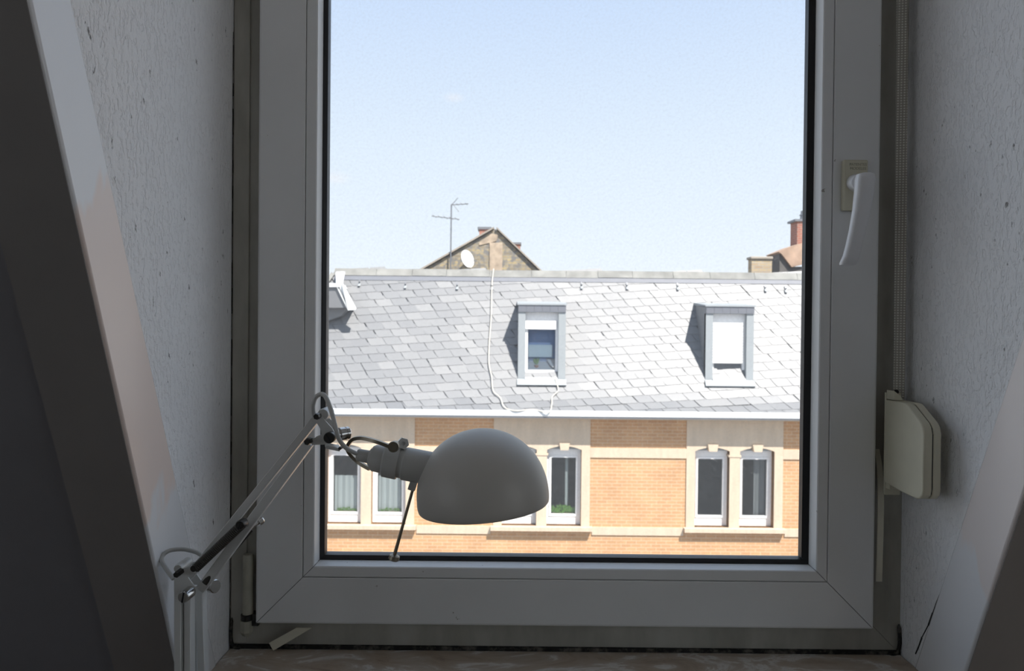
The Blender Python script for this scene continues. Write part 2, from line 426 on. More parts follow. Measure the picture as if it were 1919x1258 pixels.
# rafter lines, in the planes of the two reveals
def line(p, q):   # Y as a function of z
    k = (q.y - p.y) / (q.z - p.z); return lambda z: p.y + k * (z - p.z)
fl = line(PX(50, 0, XL), PX(330, 1258, XL));   bl = line(PX(130, 0, XL), PX(350, 1005, XL))
_k = fl(1.0) - fl(0.0); _p = PX(1862, 1110, XR); fr = lambda z: _p.y + _k * (z - _p.z)      # same roof pitch on both sides
_q = PX(1760, 1118, XR); _kb = bl(1.0) - bl(0.0); br_ = lambda z: _q.y + _kb * (z - _q.z)
ZC = CZ + 1.36; Z0 = 0.0
ZD = CZ + 1.20                              # dormer ceiling
YOUT = 1.34
def yz_prism(pts, X0, X1):
    mb = MB(); mb.prism([(X0, y, z) for y, z in pts], (X1 - X0, 0, 0)); return mb
# reveals
zb = CZ - 1.0
o = build(yz_prism([(bl(zb)+0.0, zb), (YOUT, zb), (YOUT, ZD), (bl(ZD), ZD)], XL - 0.10, XL), 'wall_left', M['wall'])
struct(o, 'left window reveal papered with white woodchip wallpaper')
wall_left = o
o = build(yz_prism([(br_(zb), zb), (YOUT, zb), (YOUT, ZD), (br_(ZD), ZD)], XR, XR + 0.10), 'wall_right', M['wall'])
struct(o, 'right window reveal papered with white woodchip wallpaper')
wall_right = o
# rafters
def rafter(f, b, X0, X1, name, label, mat='gloss_paint'):
    pts = [(f(0.02), 0.02), (max(b(0.02), f(0.02) + 0.03), 0.02), (b(ZD), ZD), (f(ZD), ZD)]
    o = build(yz_prism(pts, X0, X1), name, M[mat], bevel=0.004)
    struct(o, label)
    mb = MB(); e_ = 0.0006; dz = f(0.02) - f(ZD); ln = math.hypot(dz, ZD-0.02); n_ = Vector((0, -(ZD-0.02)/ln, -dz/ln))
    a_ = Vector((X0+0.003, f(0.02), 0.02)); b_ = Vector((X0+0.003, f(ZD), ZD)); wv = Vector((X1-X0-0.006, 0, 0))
    mb.prism([a_, a_+wv, b_+wv, b_], n_*0.0012); build(mb, 'front_shade_sheet', M['front_shade'], o)  # thin sheet that darkens the rafter's room side, shade as colour
    return o
M['front_shade'] = simple('shaded_rafter_front', (0.22, 0.20, 0.19), 0.6, var=0.12, vscale=4, bmp=0.15, bscale=40, bdist=0.002)  # dark taupe stands for shade on the white rafters' fronts
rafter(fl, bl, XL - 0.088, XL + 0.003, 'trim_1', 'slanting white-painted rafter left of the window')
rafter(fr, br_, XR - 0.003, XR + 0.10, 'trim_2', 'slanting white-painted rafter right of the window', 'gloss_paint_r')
# roof lining beside and above the dormer
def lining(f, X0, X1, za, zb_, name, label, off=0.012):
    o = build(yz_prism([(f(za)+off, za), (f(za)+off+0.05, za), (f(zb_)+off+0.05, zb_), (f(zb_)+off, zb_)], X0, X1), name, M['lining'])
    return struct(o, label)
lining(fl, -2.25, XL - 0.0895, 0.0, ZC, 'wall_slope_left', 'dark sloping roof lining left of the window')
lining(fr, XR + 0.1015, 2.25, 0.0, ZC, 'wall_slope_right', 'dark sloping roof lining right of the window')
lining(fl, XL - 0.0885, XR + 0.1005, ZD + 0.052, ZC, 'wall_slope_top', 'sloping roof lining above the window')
mb = MB(); mb.box((XL - 0.0885, fl(ZD) - 0.0, ZD + 0.001), (XR + 0.1005, YOUT, ZD + 0.05)); struct(build(mb, 'ceiling_dormer', M['wall']), 'ceiling of the window niche')
# wall under and above the window
mb = MB(); mb.box((XL - 0.10, YF + 0.004, 0.0), (XR + 0.10, YOUT, ZSILL - 0.045)); struct(build(mb, 'wall_front', M['wall']), 'wall below the window sill')
mb = MB(); mb.box((XL + 0.001, YF + 0.03, ZTOP), (XR - 0.001, YOUT, ZD)); struct(build(mb, 'wall_lintel', M['wall']), 'lintel above the window')
mb = MB(); mb.box((-2.25, -3.0, -0.05), (2.25, 1.45, 0.0)); struct(build(mb, 'floor', M['floorwood']), 'wooden floor of the room')
mb = MB(); mb.box((-2.3, -3.05, ZC), (2.3, 1.45, ZC + 0.05)); struct(build(mb, 'ceiling', M['room_wall']), 'ceiling of the room')
mb = MB(); mb.box((-2.3, -3.05, 0), (2.3, -3.0, ZC)); struct(build(mb, 'wall_back', M['room_wall']), 'wall behind the viewer')
def side_wall(xi, xo, name, label, wname, wlabel, WY0, WY1, WZ0, WZ1):
    mb = MB()
    for a_, b_ in (((-3.0, 0), (1.45, WZ0)), ((-3.0, WZ1), (1.45, ZC)), ((-3.0, WZ0), (WY0, WZ1)), ((WY1, WZ0), (1.45, WZ1))):
        mb.box((xi, a_[0], a_[1]), (xo, b_[0], b_[1]))
    struct(build(mb, name, M['room_wall']), label)
    xm = (xi+xo)/2
    w2 = link(wname, None, None, (xm, (WY0+WY1)/2, WZ0)); struct(w2, wlabel)
    for ya, yb4 in ((WY0, WY0+0.06), ((WY0+WY1)/2-0.04, (WY0+WY1)/2+0.04), (WY1-0.06, WY1)):
        mb = MB(); mb.box((xm-0.03, ya, WZ0), (xm+0.03, yb4, WZ1)); build(mb, 'frame_post', M['pvc'], w2)
    for za, zb3 in ((WZ0, WZ0+0.06), (WZ1-0.06, WZ1)):
        mb = MB(); mb.box((xm-0.029, WY0, za), (xm+0.029, WY1, zb3)); build(mb, 'frame_rail', M['pvc'], w2)
    mb = MB(); mb.box((xm-0.002, WY0+0.06, WZ0+0.06), (xm+0.002, WY1-0.06, WZ1-0.06)); build(mb, 'pane', M['glass'], w2)
side_wall(-2.25, -2.3, 'wall_side_left', 'side wall of the room on the left', 'fill_window_left', 'wide unseen window added in the left side wall to light the room', -1.5, 0.2, 0.95, 2.15)  # out of view, added to let fill light into the room
side_wall(2.25, 2.3, 'wall_side_right', 'side wall of the room on the right', 'fill_window_right', 'wide unseen window added in the right side wall to light the room', -1.8, 0.2, 0.95, 2.15)  # also added unseen, brings sun and sky in as fill
# cracks in the plaster: thin dark seams a hair proud of the wall
def crack(pts, X, sgn, parent, wd=0.0010):
    mb = MB(); q = [PX(x, y, X) for x, y in pts]
    for i in range(len(q) - 1):
        a, b2 = q[i], q[i+1]; t = (b2 - a).normalized(); nrm = Vector((sgn, 0, 0)); s_ = t.cross(nrm).normalized()
        ww = wd * random.uniform(0.5, 1.3)
        mb.add([a - s_*ww*0.5 + nrm*0.0006, a + s_*ww*0.5 + nrm*0.0006, b2 + s_*ww*0.4 + nrm*0.0006, b2 - s_*ww*0.4 + nrm*0.0006,
                a - s_*ww*0.5 - nrm*0.0006, a + s_*ww*0.5 - nrm*0.0006, b2 + s_*ww*0.4 - nrm*0.0006, b2 - s_*ww*0.4 - nrm*0.0006],
               [(0,1,2,3),(7,6,5,4),(0,4,5,1),(1,5,6,2),(2,6,7,3),(3,7,4,0)])
    return build(mb, 'crack', M['crack'], parent)
crack([(1763, 1112), (1756, 1128), (1748, 1150), (1740, 1172), (1728, 1195), (1722, 1212), (1716, 1226)], XR, -1, wall_right, 0.0030)

# ------------------------------------------------------------------ the window
win = link('window_1', None, None, (0.09, YF, ZSILL)); struct(win, 'white plastic tilt window with a large single sash')
sx0 = P(482, 585, YS).x; sx1 = P(1646, 585, YS).x; sz0 = P(1060, 1175, YS).z; sz1 = CZ + 1.10
def ring_rail(rect, prof, side, gap=0.0006):
    """one mitred rail of a rectangular frame; prof: list of (inset, Y)"""
    x0, x1, z0, z1 = rect; mb = MB(); A = []; B = []
    for u, y in prof:
        if side == 'left':   A.append((x0+u, y, z0+u+gap)); B.append((x0+u, y, z1-u-gap))
        if side == 'right':  A.append((x1-u, y, z0+u+gap)); B.append((x1-u, y, z1-u-gap))
        if side == 'bottom': A.append((x0+u+gap, y, z0+u)); B.append((x1-u-gap, y, z0+u))
        if side == 'top':    A.append((x0+u+gap, y, z1-u)); B.append((x1-u-gap, y, z1-u))
    n = len(prof)
    mb.add(A + B, [tuple(range(n)), tuple(range(n, 2*n))[::-1]] + [(i, (i+1) % n, n+(i+1) % n, n+i) for i in range(n)])
    return mb
SIDES = ('left', 'right', 'bottom', 'top')
W_S = 0.0755; W_B = 0.0185
sash_rect = (sx0, sx1, sz0, sz1)
for s in SIDES:
    build(ring_rail(sash_rect, [(0.0, YF+0.003), (0.0, YS+0.003), (0.0015, YS+0.0008), (0.004, YS), (W_S-0.0012, YS), (W_S, YS+0.0012), (W_S, YF+0.03), (0.01, YF+0.03)], s), 'sash_rail', M['pvc'], win)
for s in SIDES:
    u0 = W_S + 0.0011; u1 = W_S + W_B
    build(ring_rail(sash_rect, [(u0, YS+0.028), (u0, YS+0.0014), (u0+0.0015, YS+0.0004), (u1-0.0015, YS+0.0008), (u1, YS+0.0022), (u1+0.0030, YS+0.026), (u1+0.0030, YS+0.028)], s), 'glazing_bead', M['pvc'], win)
for s in SIDES:
    u0 = W_S + W_B + 0.0002; u1 = u0 + (0.0125 if s == 'right' else 0.0095)
    build(ring_rail(sash_rect, [(u0, YS+0.0395), (u0, YS+0.024), (u0+0.004, YS+0.0235), (u1, YS+0.028), (u1, YS+0.0395)], s, 0), 'gasket', M['gasket'], win)
for s in SIDES:   # spacer bar of the insulating glass, and the outer rebate
    u0 = W_S + W_B - 0.004; u1 = W_S + W_B + 0.0065
    build(ring_rail(sash_rect, [(u0, YS+0.056), (u0, YS+0.044), (u1, YS+0.044), (u1, YS+0.056)], s, 0), 'spacer_bar', M['spacer'], win)
    build(ring_rail(sash_rect, [(0.012, YF+0.070), (0.012, YS+0.060), (W_S+W_B-0.012, YS+0.060), (W_S+W_B-0.018, YF+0.070)], s, 0), 'outer_rail', M['pvc'], win)
ui = W_S + W_B + 0.003
mb = MB(); mb.box((sx0+ui, YS+0.0400, sz0+ui), (sx1-ui, YS+0.0430, sz1-ui)); build(mb, 'pane', M['glass'], win)
mb = MB(); mb.box((sx0+ui, YS+0.0565, sz0+ui), (sx1-ui, YS+0.0595, sz1-ui)); build(mb, 'pane', M['glass'], win)
frame_rect = (XL, XR, ZSILL, ZTOP)
for s in SIDES:
    build(ring_rail(frame_rect, [(0.0, YF+0.09), (0.0, YF), (0.060, YF), (0.060, YF+0.09)], s, 0.0003), 'fixed_frame_rail', M['frame_old'], win)
# sealant fillets and paint ridge on the left jamb
mb = MB(); mb.bxp(436, 466, -200, 1205, YF-0.003, YF-0.0002); build(mb, 'filler_strip', M['frame_old'], win, bevel=0.001)
mb = MB(); mb.bxp(1700, 1724, -200, 1200, YF-0.004, YF-0.0002); build(mb, 'filler_strip', M['frame_old'], win, bevel=0.001)
# dark joint down the left corner
mb = MB(); pts = [(434.5 + random.uniform(-1.0, 1.0), y) for y in range(60, 1200, 24)]
for i in range(len(pts)-1):
    a, b2 = P(*pts[i], YF-0.0036), P(*pts[i+1], YF-0.0036); wd = random.choice((0.0004, 0.0008, 0.0012))
    mb.box((XL+0.0002, YF-0.0042, a.z), (XL+0.0002+wd, YF-0.0032, b2.z))
build(mb, 'joint_crack', M['crack'], win)
# mould line along the sill
mb = MB(); mb.box((XL+0.002, YF-0.006, ZSILL+0.0002), (XR-0.002, YF-0.0004, ZSILL+0.006)); build(mb, 'mould_joint', M['mould'], win)
for cx_, sg in ((XL, 1), (XR, -1)):
    mb = MB(); mb.tube(spline([(cx_ + sg*0.004, YF-0.004, ZSILL+0.05), (cx_ + sg*0.003, YF-0.005, ZSILL+0.02), (cx_ + sg*0.008, YF-0.006, ZSILL+0.004), (cx_ + sg*0.02, YF-0.006, ZSILL+0.002)], 4), [0.001]+[0.003]*11+[0.002], 8)
    build(mb, 'mould_corner', M['mould'], win, smooth=True)
mb = MB(); mb.box((XL + 0.0005, 0.985, ZSILL - 0.03), (XR - 0.0005, YF + 0.09, ZSILL)); build(mb, 'window_sill', M['marble'], win, bevel=0.003)

# hinge on the left
YH = 1.112
c = P(465, 1095, YH)
def zc(y, Y=YH, x=465): return P(x, y, Y).z
mb = MB(); mb.lathe((c.x, YH, zc(1150)), (0, 0, 1), [(0, 0), (0, 0.0085), (zc(1042)-zc(1150), 0.0085), (zc(1039)-zc(1150), 0.007), (zc(1039)-zc(1150), 0)], 24)
hinge = build(mb, 'hinge', M['cream_shaded'], win, smooth=True)
mb = MB(); mb.lathe((c.x-0.001, YH, zc(1161)), (0, 0, 1), [(0, 0), (0, 0.010), (zc(1151)-zc(1161), 0.010), (zc(1151)-zc(1161), 0)], 20); build(mb, 'hinge_gap_ring', M['black_metal'], hinge, smooth=True)
mb = MB(); mb.lathe((c.x-0.002, YH, zc(1190)), (0, 0, 1), [(0, 0), (0, 0.007), (0.006, 0.0105), (zc(1162)-zc(1190), 0.0105), (zc(1162)-zc(1190), 0)], 8); build(mb, 'hinge_foot', M['cream_shaded'], hinge)
mb = MB(); mb.box((c.x, YH-0.003, zc(1172)), (sx0+0.001, YH+0.012, zc(1150))); build(mb, 'hinge_pin_plate', M['black_metal'], hinge)

# handle: cream plate, white lever
hp = P(1602, 347, YS)
mb = MB(); mb.bxp(1581, 1627, 299, 395, YS-0.010, YS-0.0001)
handle = build(mb, 'handle', M['cream'], win, bevel=0.0025, seg=3)
mb = MB(); mb.lathe(P(1602, 343, YS-0.010), (0, -1, 0), [(0, 0), (0, 0.0135), (0.004, 0.0135), (0.006, 0.0125), (0.006, 0)], 28); build(mb, 'handle_collar', M['white_gloss'], handle, smooth=True)
YL = 1.045
sec = [((1601, 343, YS-0.012), 0.0125, 0.0125, (0, -1, 0)), ((1602, 343, YS-0.028), 0.012, 0.012, (0, -1, 0))]
mb = MB(); mb.lathe(P(1602, 343, YS-0.012), (P(1612, 341, YL) - P(1602, 343, YS-0.012)), [(0, 0), (0, 0.0125), (0.018, 0.0118), (0.034, 0.0118), (0.040, 0.011), (0.040, 0)], 28); build(mb, 'handle_neck', M['white_gloss'], handle, smooth=True)
mb = MB(); rings = []
lev = [(1622, 325, 1.042, 9, .007), (1621.5, 327, 1.0405, 15, .0095), (1621, 336, 1.040, 17, .0115), (1619, 360, 1.040, 16.5, .0110), (1614, 395, 1.041, 15.5, .0095), (1607, 430, 1.043, 14.5, .0088), (1600, 460, 1.046, 14, .0085), (1595, 480, 1.049, 14.5, .0088), (1590, 493, 1.052, 15.5, .0090), (1588.5, 497, 1.0535, 14, .0075)]
n = 20
for (x, y, Y, hw, hd) in lev:
    c_ = P(x, y, Y); hwm = hw / FPX * Y; r_ = []
    for k in range(n):
        an = 2*math.pi*k/n; cs, sn = math.cos(an), math.sin(an)
        r_.append(c_ + Vector((math.copysign(abs(cs)**0.65, cs)*hwm, math.copysign(abs(sn)**0.75, sn)*hd, 0)))
    rings.append(r_)
mb.add([v for r_ in rings for v in r_], [(i*n+k, i*n+(k+1) % n, (i+1)*n+(k+1) % n, (i+1)*n+k) for i in range(len(lev)-1) for k in range(n)] + [tuple(range(n)), tuple(range((len(lev)-1)*n, len(lev)*n))])
build(mb, 'handle_lever', M['white_gloss'], handle, smooth=True, ang=50)
def text_part(txt, px, py, Y, size, parent):
    cu = bpy.data.curves.new('letters', 'FONT'); cu.body = txt; cu.size = size; cu.extrude = 0.0003; cu.align_x = 'CENTER'; cu.align_y = 'CENTER'
    to = bpy.data.objects.new('letters_tmp', cu); C.objects.link(to)
    dg = bpy.context.evaluated_depsgraph_get(); me = bpy.data.meshes.new_from_object(to.evaluated_get(dg)); bpy.data.objects.remove(to)
    me.transform(Matrix.Rotation(R(90), 4, 'X')); me.name = 'embossed_letters'; me.materials.clear(); me.materials.append(M['cream_dark'])
    o = link('embossed_letters', me, parent, P(px, py, Y)); return o
M['cream_dark'] = simple('worn_embossed_cream', (0.40, 0.38, 0.28), 0.6)
text_part('PATENTES', 1608, 308.5, YS-0.0101, 0.0060, handle)
text_part('MODELES', 1608, 316.0, YS-0.0101, 0.0060, handle)
text_part('R', 1601, 377, YS-0.0101, 0.0050, handle)

# ------------------------------------------------------------------ shutter strap, winder, strips
def ribbon(pts, wid, th, axis=(1, 0, 0)):
    """flat strip along pts, width along axis"""
    mb = MB(); ax = Vector(axis).normalized(); n_ = len(pts); V = []
    for i, p in enumerate(pts):
        p = Vector(p); t = (Vector(pts[min(i+1, n_-1)]) - Vector(pts[max(i-1, 0)])).normalized(); nn = t.cross(ax).normalized()
        w_ = wid[i] if isinstance(wid, (list, tuple)) else wid
        V += [p - ax*w_/2 - nn*th/2, p + ax*w_/2 - nn*th/2, p + ax*w_/2 + nn*th/2, p - ax*w_/2 + nn*th/2]
    F = []
    for i in range(n_-1):
        for k in range(4): F.append((i*4+k, i*4+(k+1) % 4, (i+1)*4+(k+1) % 4, (i+1)*4+k))
    F += [(0, 1, 2, 3), tuple((n_-1)*4 + k for k in (3, 2, 1, 0))]
    mb.add(V, F); return mb
YB = 1.095
top = P(1690.5, -60, YB); 
strap = build(ribbon([P(1697, -330, YB), P(1691, 0, YB), P(1689, 250, YB), P(1687.5, 500, YB), P(1686, 660, YB), P(1684.5, 752, YB), P(1684, 775, YB)], [0.0165]*5 + [0.0155, 0.0155], 0.0018, (1, -0.25, 0)), 'shutter_strap', M['strap'])
tag(strap, 'beige woven roller shutter strap hanging down beside the window frame', 'strap')
XW0 = P(1656, 845, 1.092).x + 0.002; XW1 = XW0 + 0.0265
wz0 = P(1700, 937, 1.0).z; wz1 = P(1690, 753, 1.06).z
winder = thing('strap_winder', 'cream plastic shutter strap winder mounted in the corner right of the window', 'strap winder', (XW0 + 0.012, 1.04, wz0))
yb_, yf_ = 1.092, 0.990
def winder_poly():
    pts = []
    ztop = wz1; zbot = wz0
    pts += [(yb_, ztop), (yf_ + 0.052, ztop), (yf_ + 0.045, ztop - 0.001)]
    pts += [(yf_ + 0.008, ztop - 0.024), (yf_ + 0.003, ztop - 0.030), (yf_, ztop - 0.040)]
    pts += [(yf_, zbot + 0.016), (yf_ + 0.002, zbot + 0.008), (yf_ + 0.008, zbot + 0.002), (yf_ + 0.016, zbot), (yf_ + 0.055, zbot + 0.001), (yb_, zbot + 0.005)]
    return pts
wp = winder_poly()
mid = XW0 + 0.0142
build(yz_prism(wp, XW0, mid - 0.0006), 'housing_half', M['cream'], winder, bevel=0.0022, seg=3)
build(yz_prism(wp, mid + 0.0006, XW1), 'housing_half', M['cream'], winder, bevel=0.0022, seg=3)
mb = yz_prism([(y + (0.0015 if y < 1.05 else -0.0015), z + (0.0015 if z < (wz0+wz1)/2 else -0.0015)) for y, z in wp], mid - 0.001, mid + 0.001); build(mb, 'seam', M['gasket'], winder)
mb = MB(); mb.box((XW0 + 0.001, 1.093, P(1665, 735, 1.1).z), (XW0 + 0.026, 1.0975, P(1665, 926, 1.1).z))
brk = build(mb, 'mounting_plate', M['cream'], winder, bevel=0.001)
mb = MB(); mb.prism([(XW0+0.0015, 1.0925, wz1+0.001), (XW0+0.016, 1.0925, wz1+0.001), (XW0+0.012, 1.0925, wz1+0.008), (XW0+0.0015, 1.0925, wz1+0.016)], (0, -0.022, 0)); build(mb, 'strap_guide', M['cream'], brk, bevel=0.001)
mb = MB(); mb.lathe((XW0+0.017, 1.0924, wz1+0.012), (0, -1, 0), [(0, 0), (0, 0.004), (0.0006, 0.004), (0.0006, 0)], 14); build(mb, 'guide_hole', M['crack'], brk)
mb = MB(); mb.prism([(XW0+0.002, 1.0925, wz0+0.009), (XW0+0.020, 1.0925, wz0-0.001), (XW0+0.002, 1.0925, wz0-0.004)], (0, -0.012, 0)); build(mb, 'lower_lug', M['cream'], brk, bevel=0.001)

cs = build(ribbon(spline([P(1643, 842, 1.112), P(1649, 885, 1.110), P(1650.5, 940, 1.108), P(1649.5, 1000, 1.107), P(1648, 1050, 1.107), P(1647, 1090, 1.108)], 5), [0.008 + 0.002*min(1, i/10) for i in range(26)], 0.0015, (1, 0, 0)), 'cover_strip', M['cream_pale'], smooth=True)
tag(cs, 'thin loose cream cover strip hanging below the strap winder at the sash edge', 'strip')
mb = MB(); mb.prism([P(504, 1206, 1.106), P(512, 1220, 1.106), P(584, 1177.5, 1.106), P(556, 1177, 1.106)], (0, 0.002, 0)); o = build(mb, 'wedge_strip', M['cream_pale']); tag(o, 'short cream plastic strip sticking out under the sash above the sill', 'strip')

# ================================================================== DESK AND LAMP
ZDESK = CZ - 0.70
desk = thing('desk', 'wooden desk below the window sill', 'desk', (0, 0.7, 0))
mb = MB(); mb.box((-0.95, 0.30, ZDESK - 0.03), (0.75, 0.975, ZDESK)); build(mb, 'desk_top', M['desk'], desk, bevel=0.003)
for x in (-0.9, 0.7):
    for y in (0.36, 0.93):
        mb = MB(); mb.box((x-0.025, y-0.025, 0), (x+0.025, y+0.025, ZDESK - 0.0302)); build(mb, 'leg', M['desk'], desk)

YA = 0.900
lamp = thing('desk_lamp', 'silver-grey swing-arm desk lamp with a round dome shade in front of the window', 'desk lamp', (P(360, 1258, YA).x, YA, ZDESK))
def z4(x, y): return (295 + x/8.385, 1000 + y/8.385)
def z5(x, y): return (560 + x/8.385, 720 + y/8.385)
def z7(x, y): return (640 + x/8.983, 790 + y/8.983)
def z2(x, y): return (560 + x/3.494, 720 + y/3.494)
PXM = FPX / YA      # pixels per metre in the lamp's plane
# lower arm bars
def vbar(x0, y0, x1, y1, Y, name='lower_arm_bar', wx=0.0088, wy=0.0135, mat='lamp'):
    mb = MB(); a = P(x0, y0, Y); b_ = P(x1, y1, Y); d = (b_ - a) / (b_.z - a.z); b_ = a + d * (ZDESK + 0.055 - a.z)
    mb.bar(a, b_, wx, wy); return build(mb, name, M[mat], lamp, bevel=0.0008, seg=1)
vbar(337, 1100, 337, 1258, YA - 0.018)
vbar(355, 1100, 355.3, 1258, YA - 0.014)
vbar(376, 1098, 381.5, 1258, YA + 0.012, wx=0.0095)
vbar(368, 1102, 366, 1258, YA + 0.022, wx=0.008)
# foot: pivot post and base clamp on the desk
fx = P(360, 1258, YA).x
mb = MB(); mb.lathe((fx, YA, ZDESK), (0, 0, 1), [(0, 0), (0, 0.045), (0.006, 0.045), (0.010, 0.040), (0.012, 0.012), (0.030, 0.010), (0.030, 0)], 40); base = build(mb, 'base', M['lamp'], lamp, smooth=True)
mb = MB(); mb.box((fx - 0.034, YA - 0.028, ZDESK + 0.028), (fx + 0.034, YA + 0.034, ZDESK + 0.062)); build(mb, 'base_bracket', M['lamp'], lamp, bevel=0.002)
# lower knuckle
poly4 = [z4(262, 735), z4(300, 640), z4(345, 572), z4(575, 495), z4(592, 612), z4(480, 692), z4(585, 838), z4(640, 862), z4(560, 905), z4(420, 890), z4(262, 918)]
for Y, nm in ((YA - 0.0262, 'knuckle_plate'), (YA + 0.020, 'knuckle_plate')):
    mb = MB(); mb.prism([P(x, y, YA - 0.026 if Y < YA else YA + 0.0) + Vector((0, Y - (YA - 0.026 if Y < YA else YA + 0.0), 0)) for x, y in poly4], (0, 0.0018, 0)); kp = build(mb, nm, M['lamp'], lamp)
    if Y < YA: knuckle = kp
def stud(px, py, Y0, Y1, r, name, mat, parent, slot=None, n_=24, shape=None):
    c_ = P(px, py, Y0); L = Y1 - Y0
    mb = MB(); pr = shape or [(0, 0), (0, r*0.85), (L*0.12, r), (L, r), (L, 0)]
    mb.lathe(c_, (0, 1, 0), pr, n_); o_ = build(mb, name, M[mat], parent, smooth=True)
    if slot is not None:
        mb = MB(); d = Vector((math.cos(slot), 0, math.sin(slot))); mb.bar(c_ - d*r*0.86 + Vector((0, -0.0001, 0)), c_ + d*r*0.86 + Vector((0, -0.0001, 0)), r*0.26, 0.0006); build(mb, 'screw_slot', M['gasket'], o_)
    return o_
stud(*z4(400, 1010), YA-0.046, YA-0.0265, 0.0074, 'slotted_screw', 'chrome', lamp, slot=R(80))
stud(*z4(290, 655), YA-0.040, YA-0.0262, 0.0042, 'hex_nut', 'darksteel', lamp, n_=6)
stud(*z4(320, 560), YA-0.010, YA+0.018, 0.0062, 'pivot_cap', 'lamp', lamp)
stud(*z4(560, 560), YA-0.034, YA-0.0262, 0.0042, 'spring_anchor', 'darksteel', lamp)
c_ = P(*z4(880, 828), YA + 0.012)
mb = MB(); mb.lathe(c_, (0.85, -0.45, 0.12), [(-0.016, 0), (-0.016, 0.0035), (-0.0045, 0.0035), (-0.0045, 0.0075), (-0.0035, 0.0088), (0.0035, 0.0088), (0.0045, 0.0078), (0.0045, 0)], 28); build(mb, 'knurled_nut', M['chrome'], lamp, smooth=True)
# upper arm bars (two parallel channels)
def arm(x0, y0, x1, y1, Y0, Y1, wx=0.0105, wy=0.0125):
    mb = MB(); mb.bar(P(x0, y0, Y0), P(x1, y1, Y1), wx, wy); return build(mb, 'upper_arm_bar', M['lamp'], lamp, bevel=0.0008, seg=1)
arm(596, 781, 352, 1084, YA - 0.004, YA - 0.006, 0.0098)
arm(580, 830, 377, 1104, YA - 0.010, YA - 0.014, 0.0118)
# spring tube beside the lower end of the arm, with its pin
mb = MB(); mb.tube([P(366, 1066, YA - 0.028), P(455, 982, YA - 0.026)], 0.0056, 14)
spr = build(mb, 'spring_tube', M['darksteel'], lamp, smooth=True)
pa, pb = P(366, 1066, YA - 0.028), P(455, 982, YA - 0.026)
mb = MB()
for k in range(34):
    c_ = pa.lerp(pb, (k + 0.5)/34); mb.lathe(c_, pb - pa, [(-0.0012, 0.0055), (0, 0.0062), (0.0012, 0.0055)], 14)
build(mb, 'spring_coils', M['darksteel'], spr, smooth=True)
mb = MB(); mb.tube([P(383, 1094, YA - 0.020), P(470, 992, YA + 0.008)], 0.0040, 12); build(mb, 'spring_tube', M['darksteel'], lamp, smooth=True)
stud(449, 985, YA-0.044, YA-0.031, 0.0060, 'slotted_screw', 'darksteel', lamp, slot=R(70))
mb = MB(); mb.tube([P(451, 984, YA-0.034), P(462, 983, YA-0.018)], 0.0036, 12); build(mb, 'spring_pin', M['chrome'], lamp, smooth=True)
mb = MB(); mb.lathe(P(483, 980, YA + 0.012), (0.5, 0.7, 0.3), [(-0.02, 0), (-0.02, 0.003), (0, 0.003), (0, 0.0055), (0.006, 0.0055), (0.008, 0.004), (0.008, 0)], 20); build(mb, 'pin_nut', M['chrome'], lamp, smooth=True)
# cables
def cab(pts, r=0.0027, name='cable'):
    mb = MB(); mb.tube(spline(pts, 7), r, 12); return build(mb, name, M['cable'], lamp, smooth=True)
q = [z4(255, 715), z4(150, 575), z4(68, 430), z4(95, 335), z4(200, 268), z4(400, 250), z4(600, 292), z4(720, 350), z4(860, 330), z4(1100, 150)]
yy = [-0.024, -0.018, -0.010, -0.004, 0.0, 0.006, 0.012, 0.014, 0.012, 0.010]
cab([P(x, y, YA + d) for (x, y), d in zip(q, yy)], 0.0028)
q = [z5(235, 500), z5(222, 400), z5(225, 320), z5(270, 205), z5(360, 158), z5(430, 215), z5(510, 420), z5(580, 690), z5(640, 880), z5(750, 1010), z5(900, 1090), z5(960, 1110)]
cab([P(x, y, YA + d) for (x, y), d in zip(q, [-0.012, -0.014, -0.016, -0.018, -0.022, -0.026, -0.030, -0.034, -0.030, -0.020, -0.006, 0.0])], 0.0029)
# upper knuckle
poly5 = [z5(250, 470), z5(330, 485), z5(520, 690), z5(562, 770), z5(560, 900), z5(400, 950), z5(205, 962), z5(188, 872), z5(352, 802), z5(345, 720), z5(300, 640), z5(235, 560), z5(215, 500)]
mb = MB(); mb.prism([P(x, y, YA - 0.020) for x, y in poly5], (0, 0.0018, 0)); build(mb, 'knuckle_plate', M['lamp'], lamp)
mb = MB(); mb.prism([P(x, y, YA - 0.010) + Vector((0, 0.022, 0)) for x, y in poly5], (0, 0.0018, 0)); build(mb, 'knuckle_plate', M['lamp'], lamp)
stud(*z5(380, 480), YA - 0.016, YA + 0.010, 0.0078, 'pivot_cap', 'lamp', lamp)
stud(*z5(270, 515), YA - 0.032, YA - 0.0202, 0.0042, 'hex_nut', 'darksteel', lamp, n_=6)
stud(*z5(125, 915), YA - 0.032, YA - 0.0162, 0.0046, 'hex_nut', 'darksteel', lamp, n_=6)
stud(*z5(470, 850), YA - 0.032, YA - 0.0202, 0.0072, 'slotted_screw', 'darksteel', lamp, slot=R(120))
c_ = P(*z5(640, 790), YA - 0.002)
mb = MB(); mb.lathe(c_, (0.78, 0.6, 0.06), [(-0.020, 0), (-0.020, 0.005), (0.0, 0.0058), (0.0, 0.0088), (0.007, 0.0088), (0.0072, 0.0078), (0.0086, 0.0078), (0.0088, 0.0086), (0.0125, 0.0086), (0.014, 0.007), (0.014, 0)], 28); build(mb, 'wing_nut', M['chrome'], lamp, smooth=True)
mb = MB(); a = P(*z5(420, 965), YA - 0.010); b_ = P(*z5(640, 1010), YA - 0.004); mb.bar(a, b_, 0.004, 0.018); build(mb, 'link_plate', M['lamp'], lamp)
stud(*z5(640, 1015), YA - 0.014, YA + 0.004, 0.0022, 'link_pin', 'darksteel', lamp)
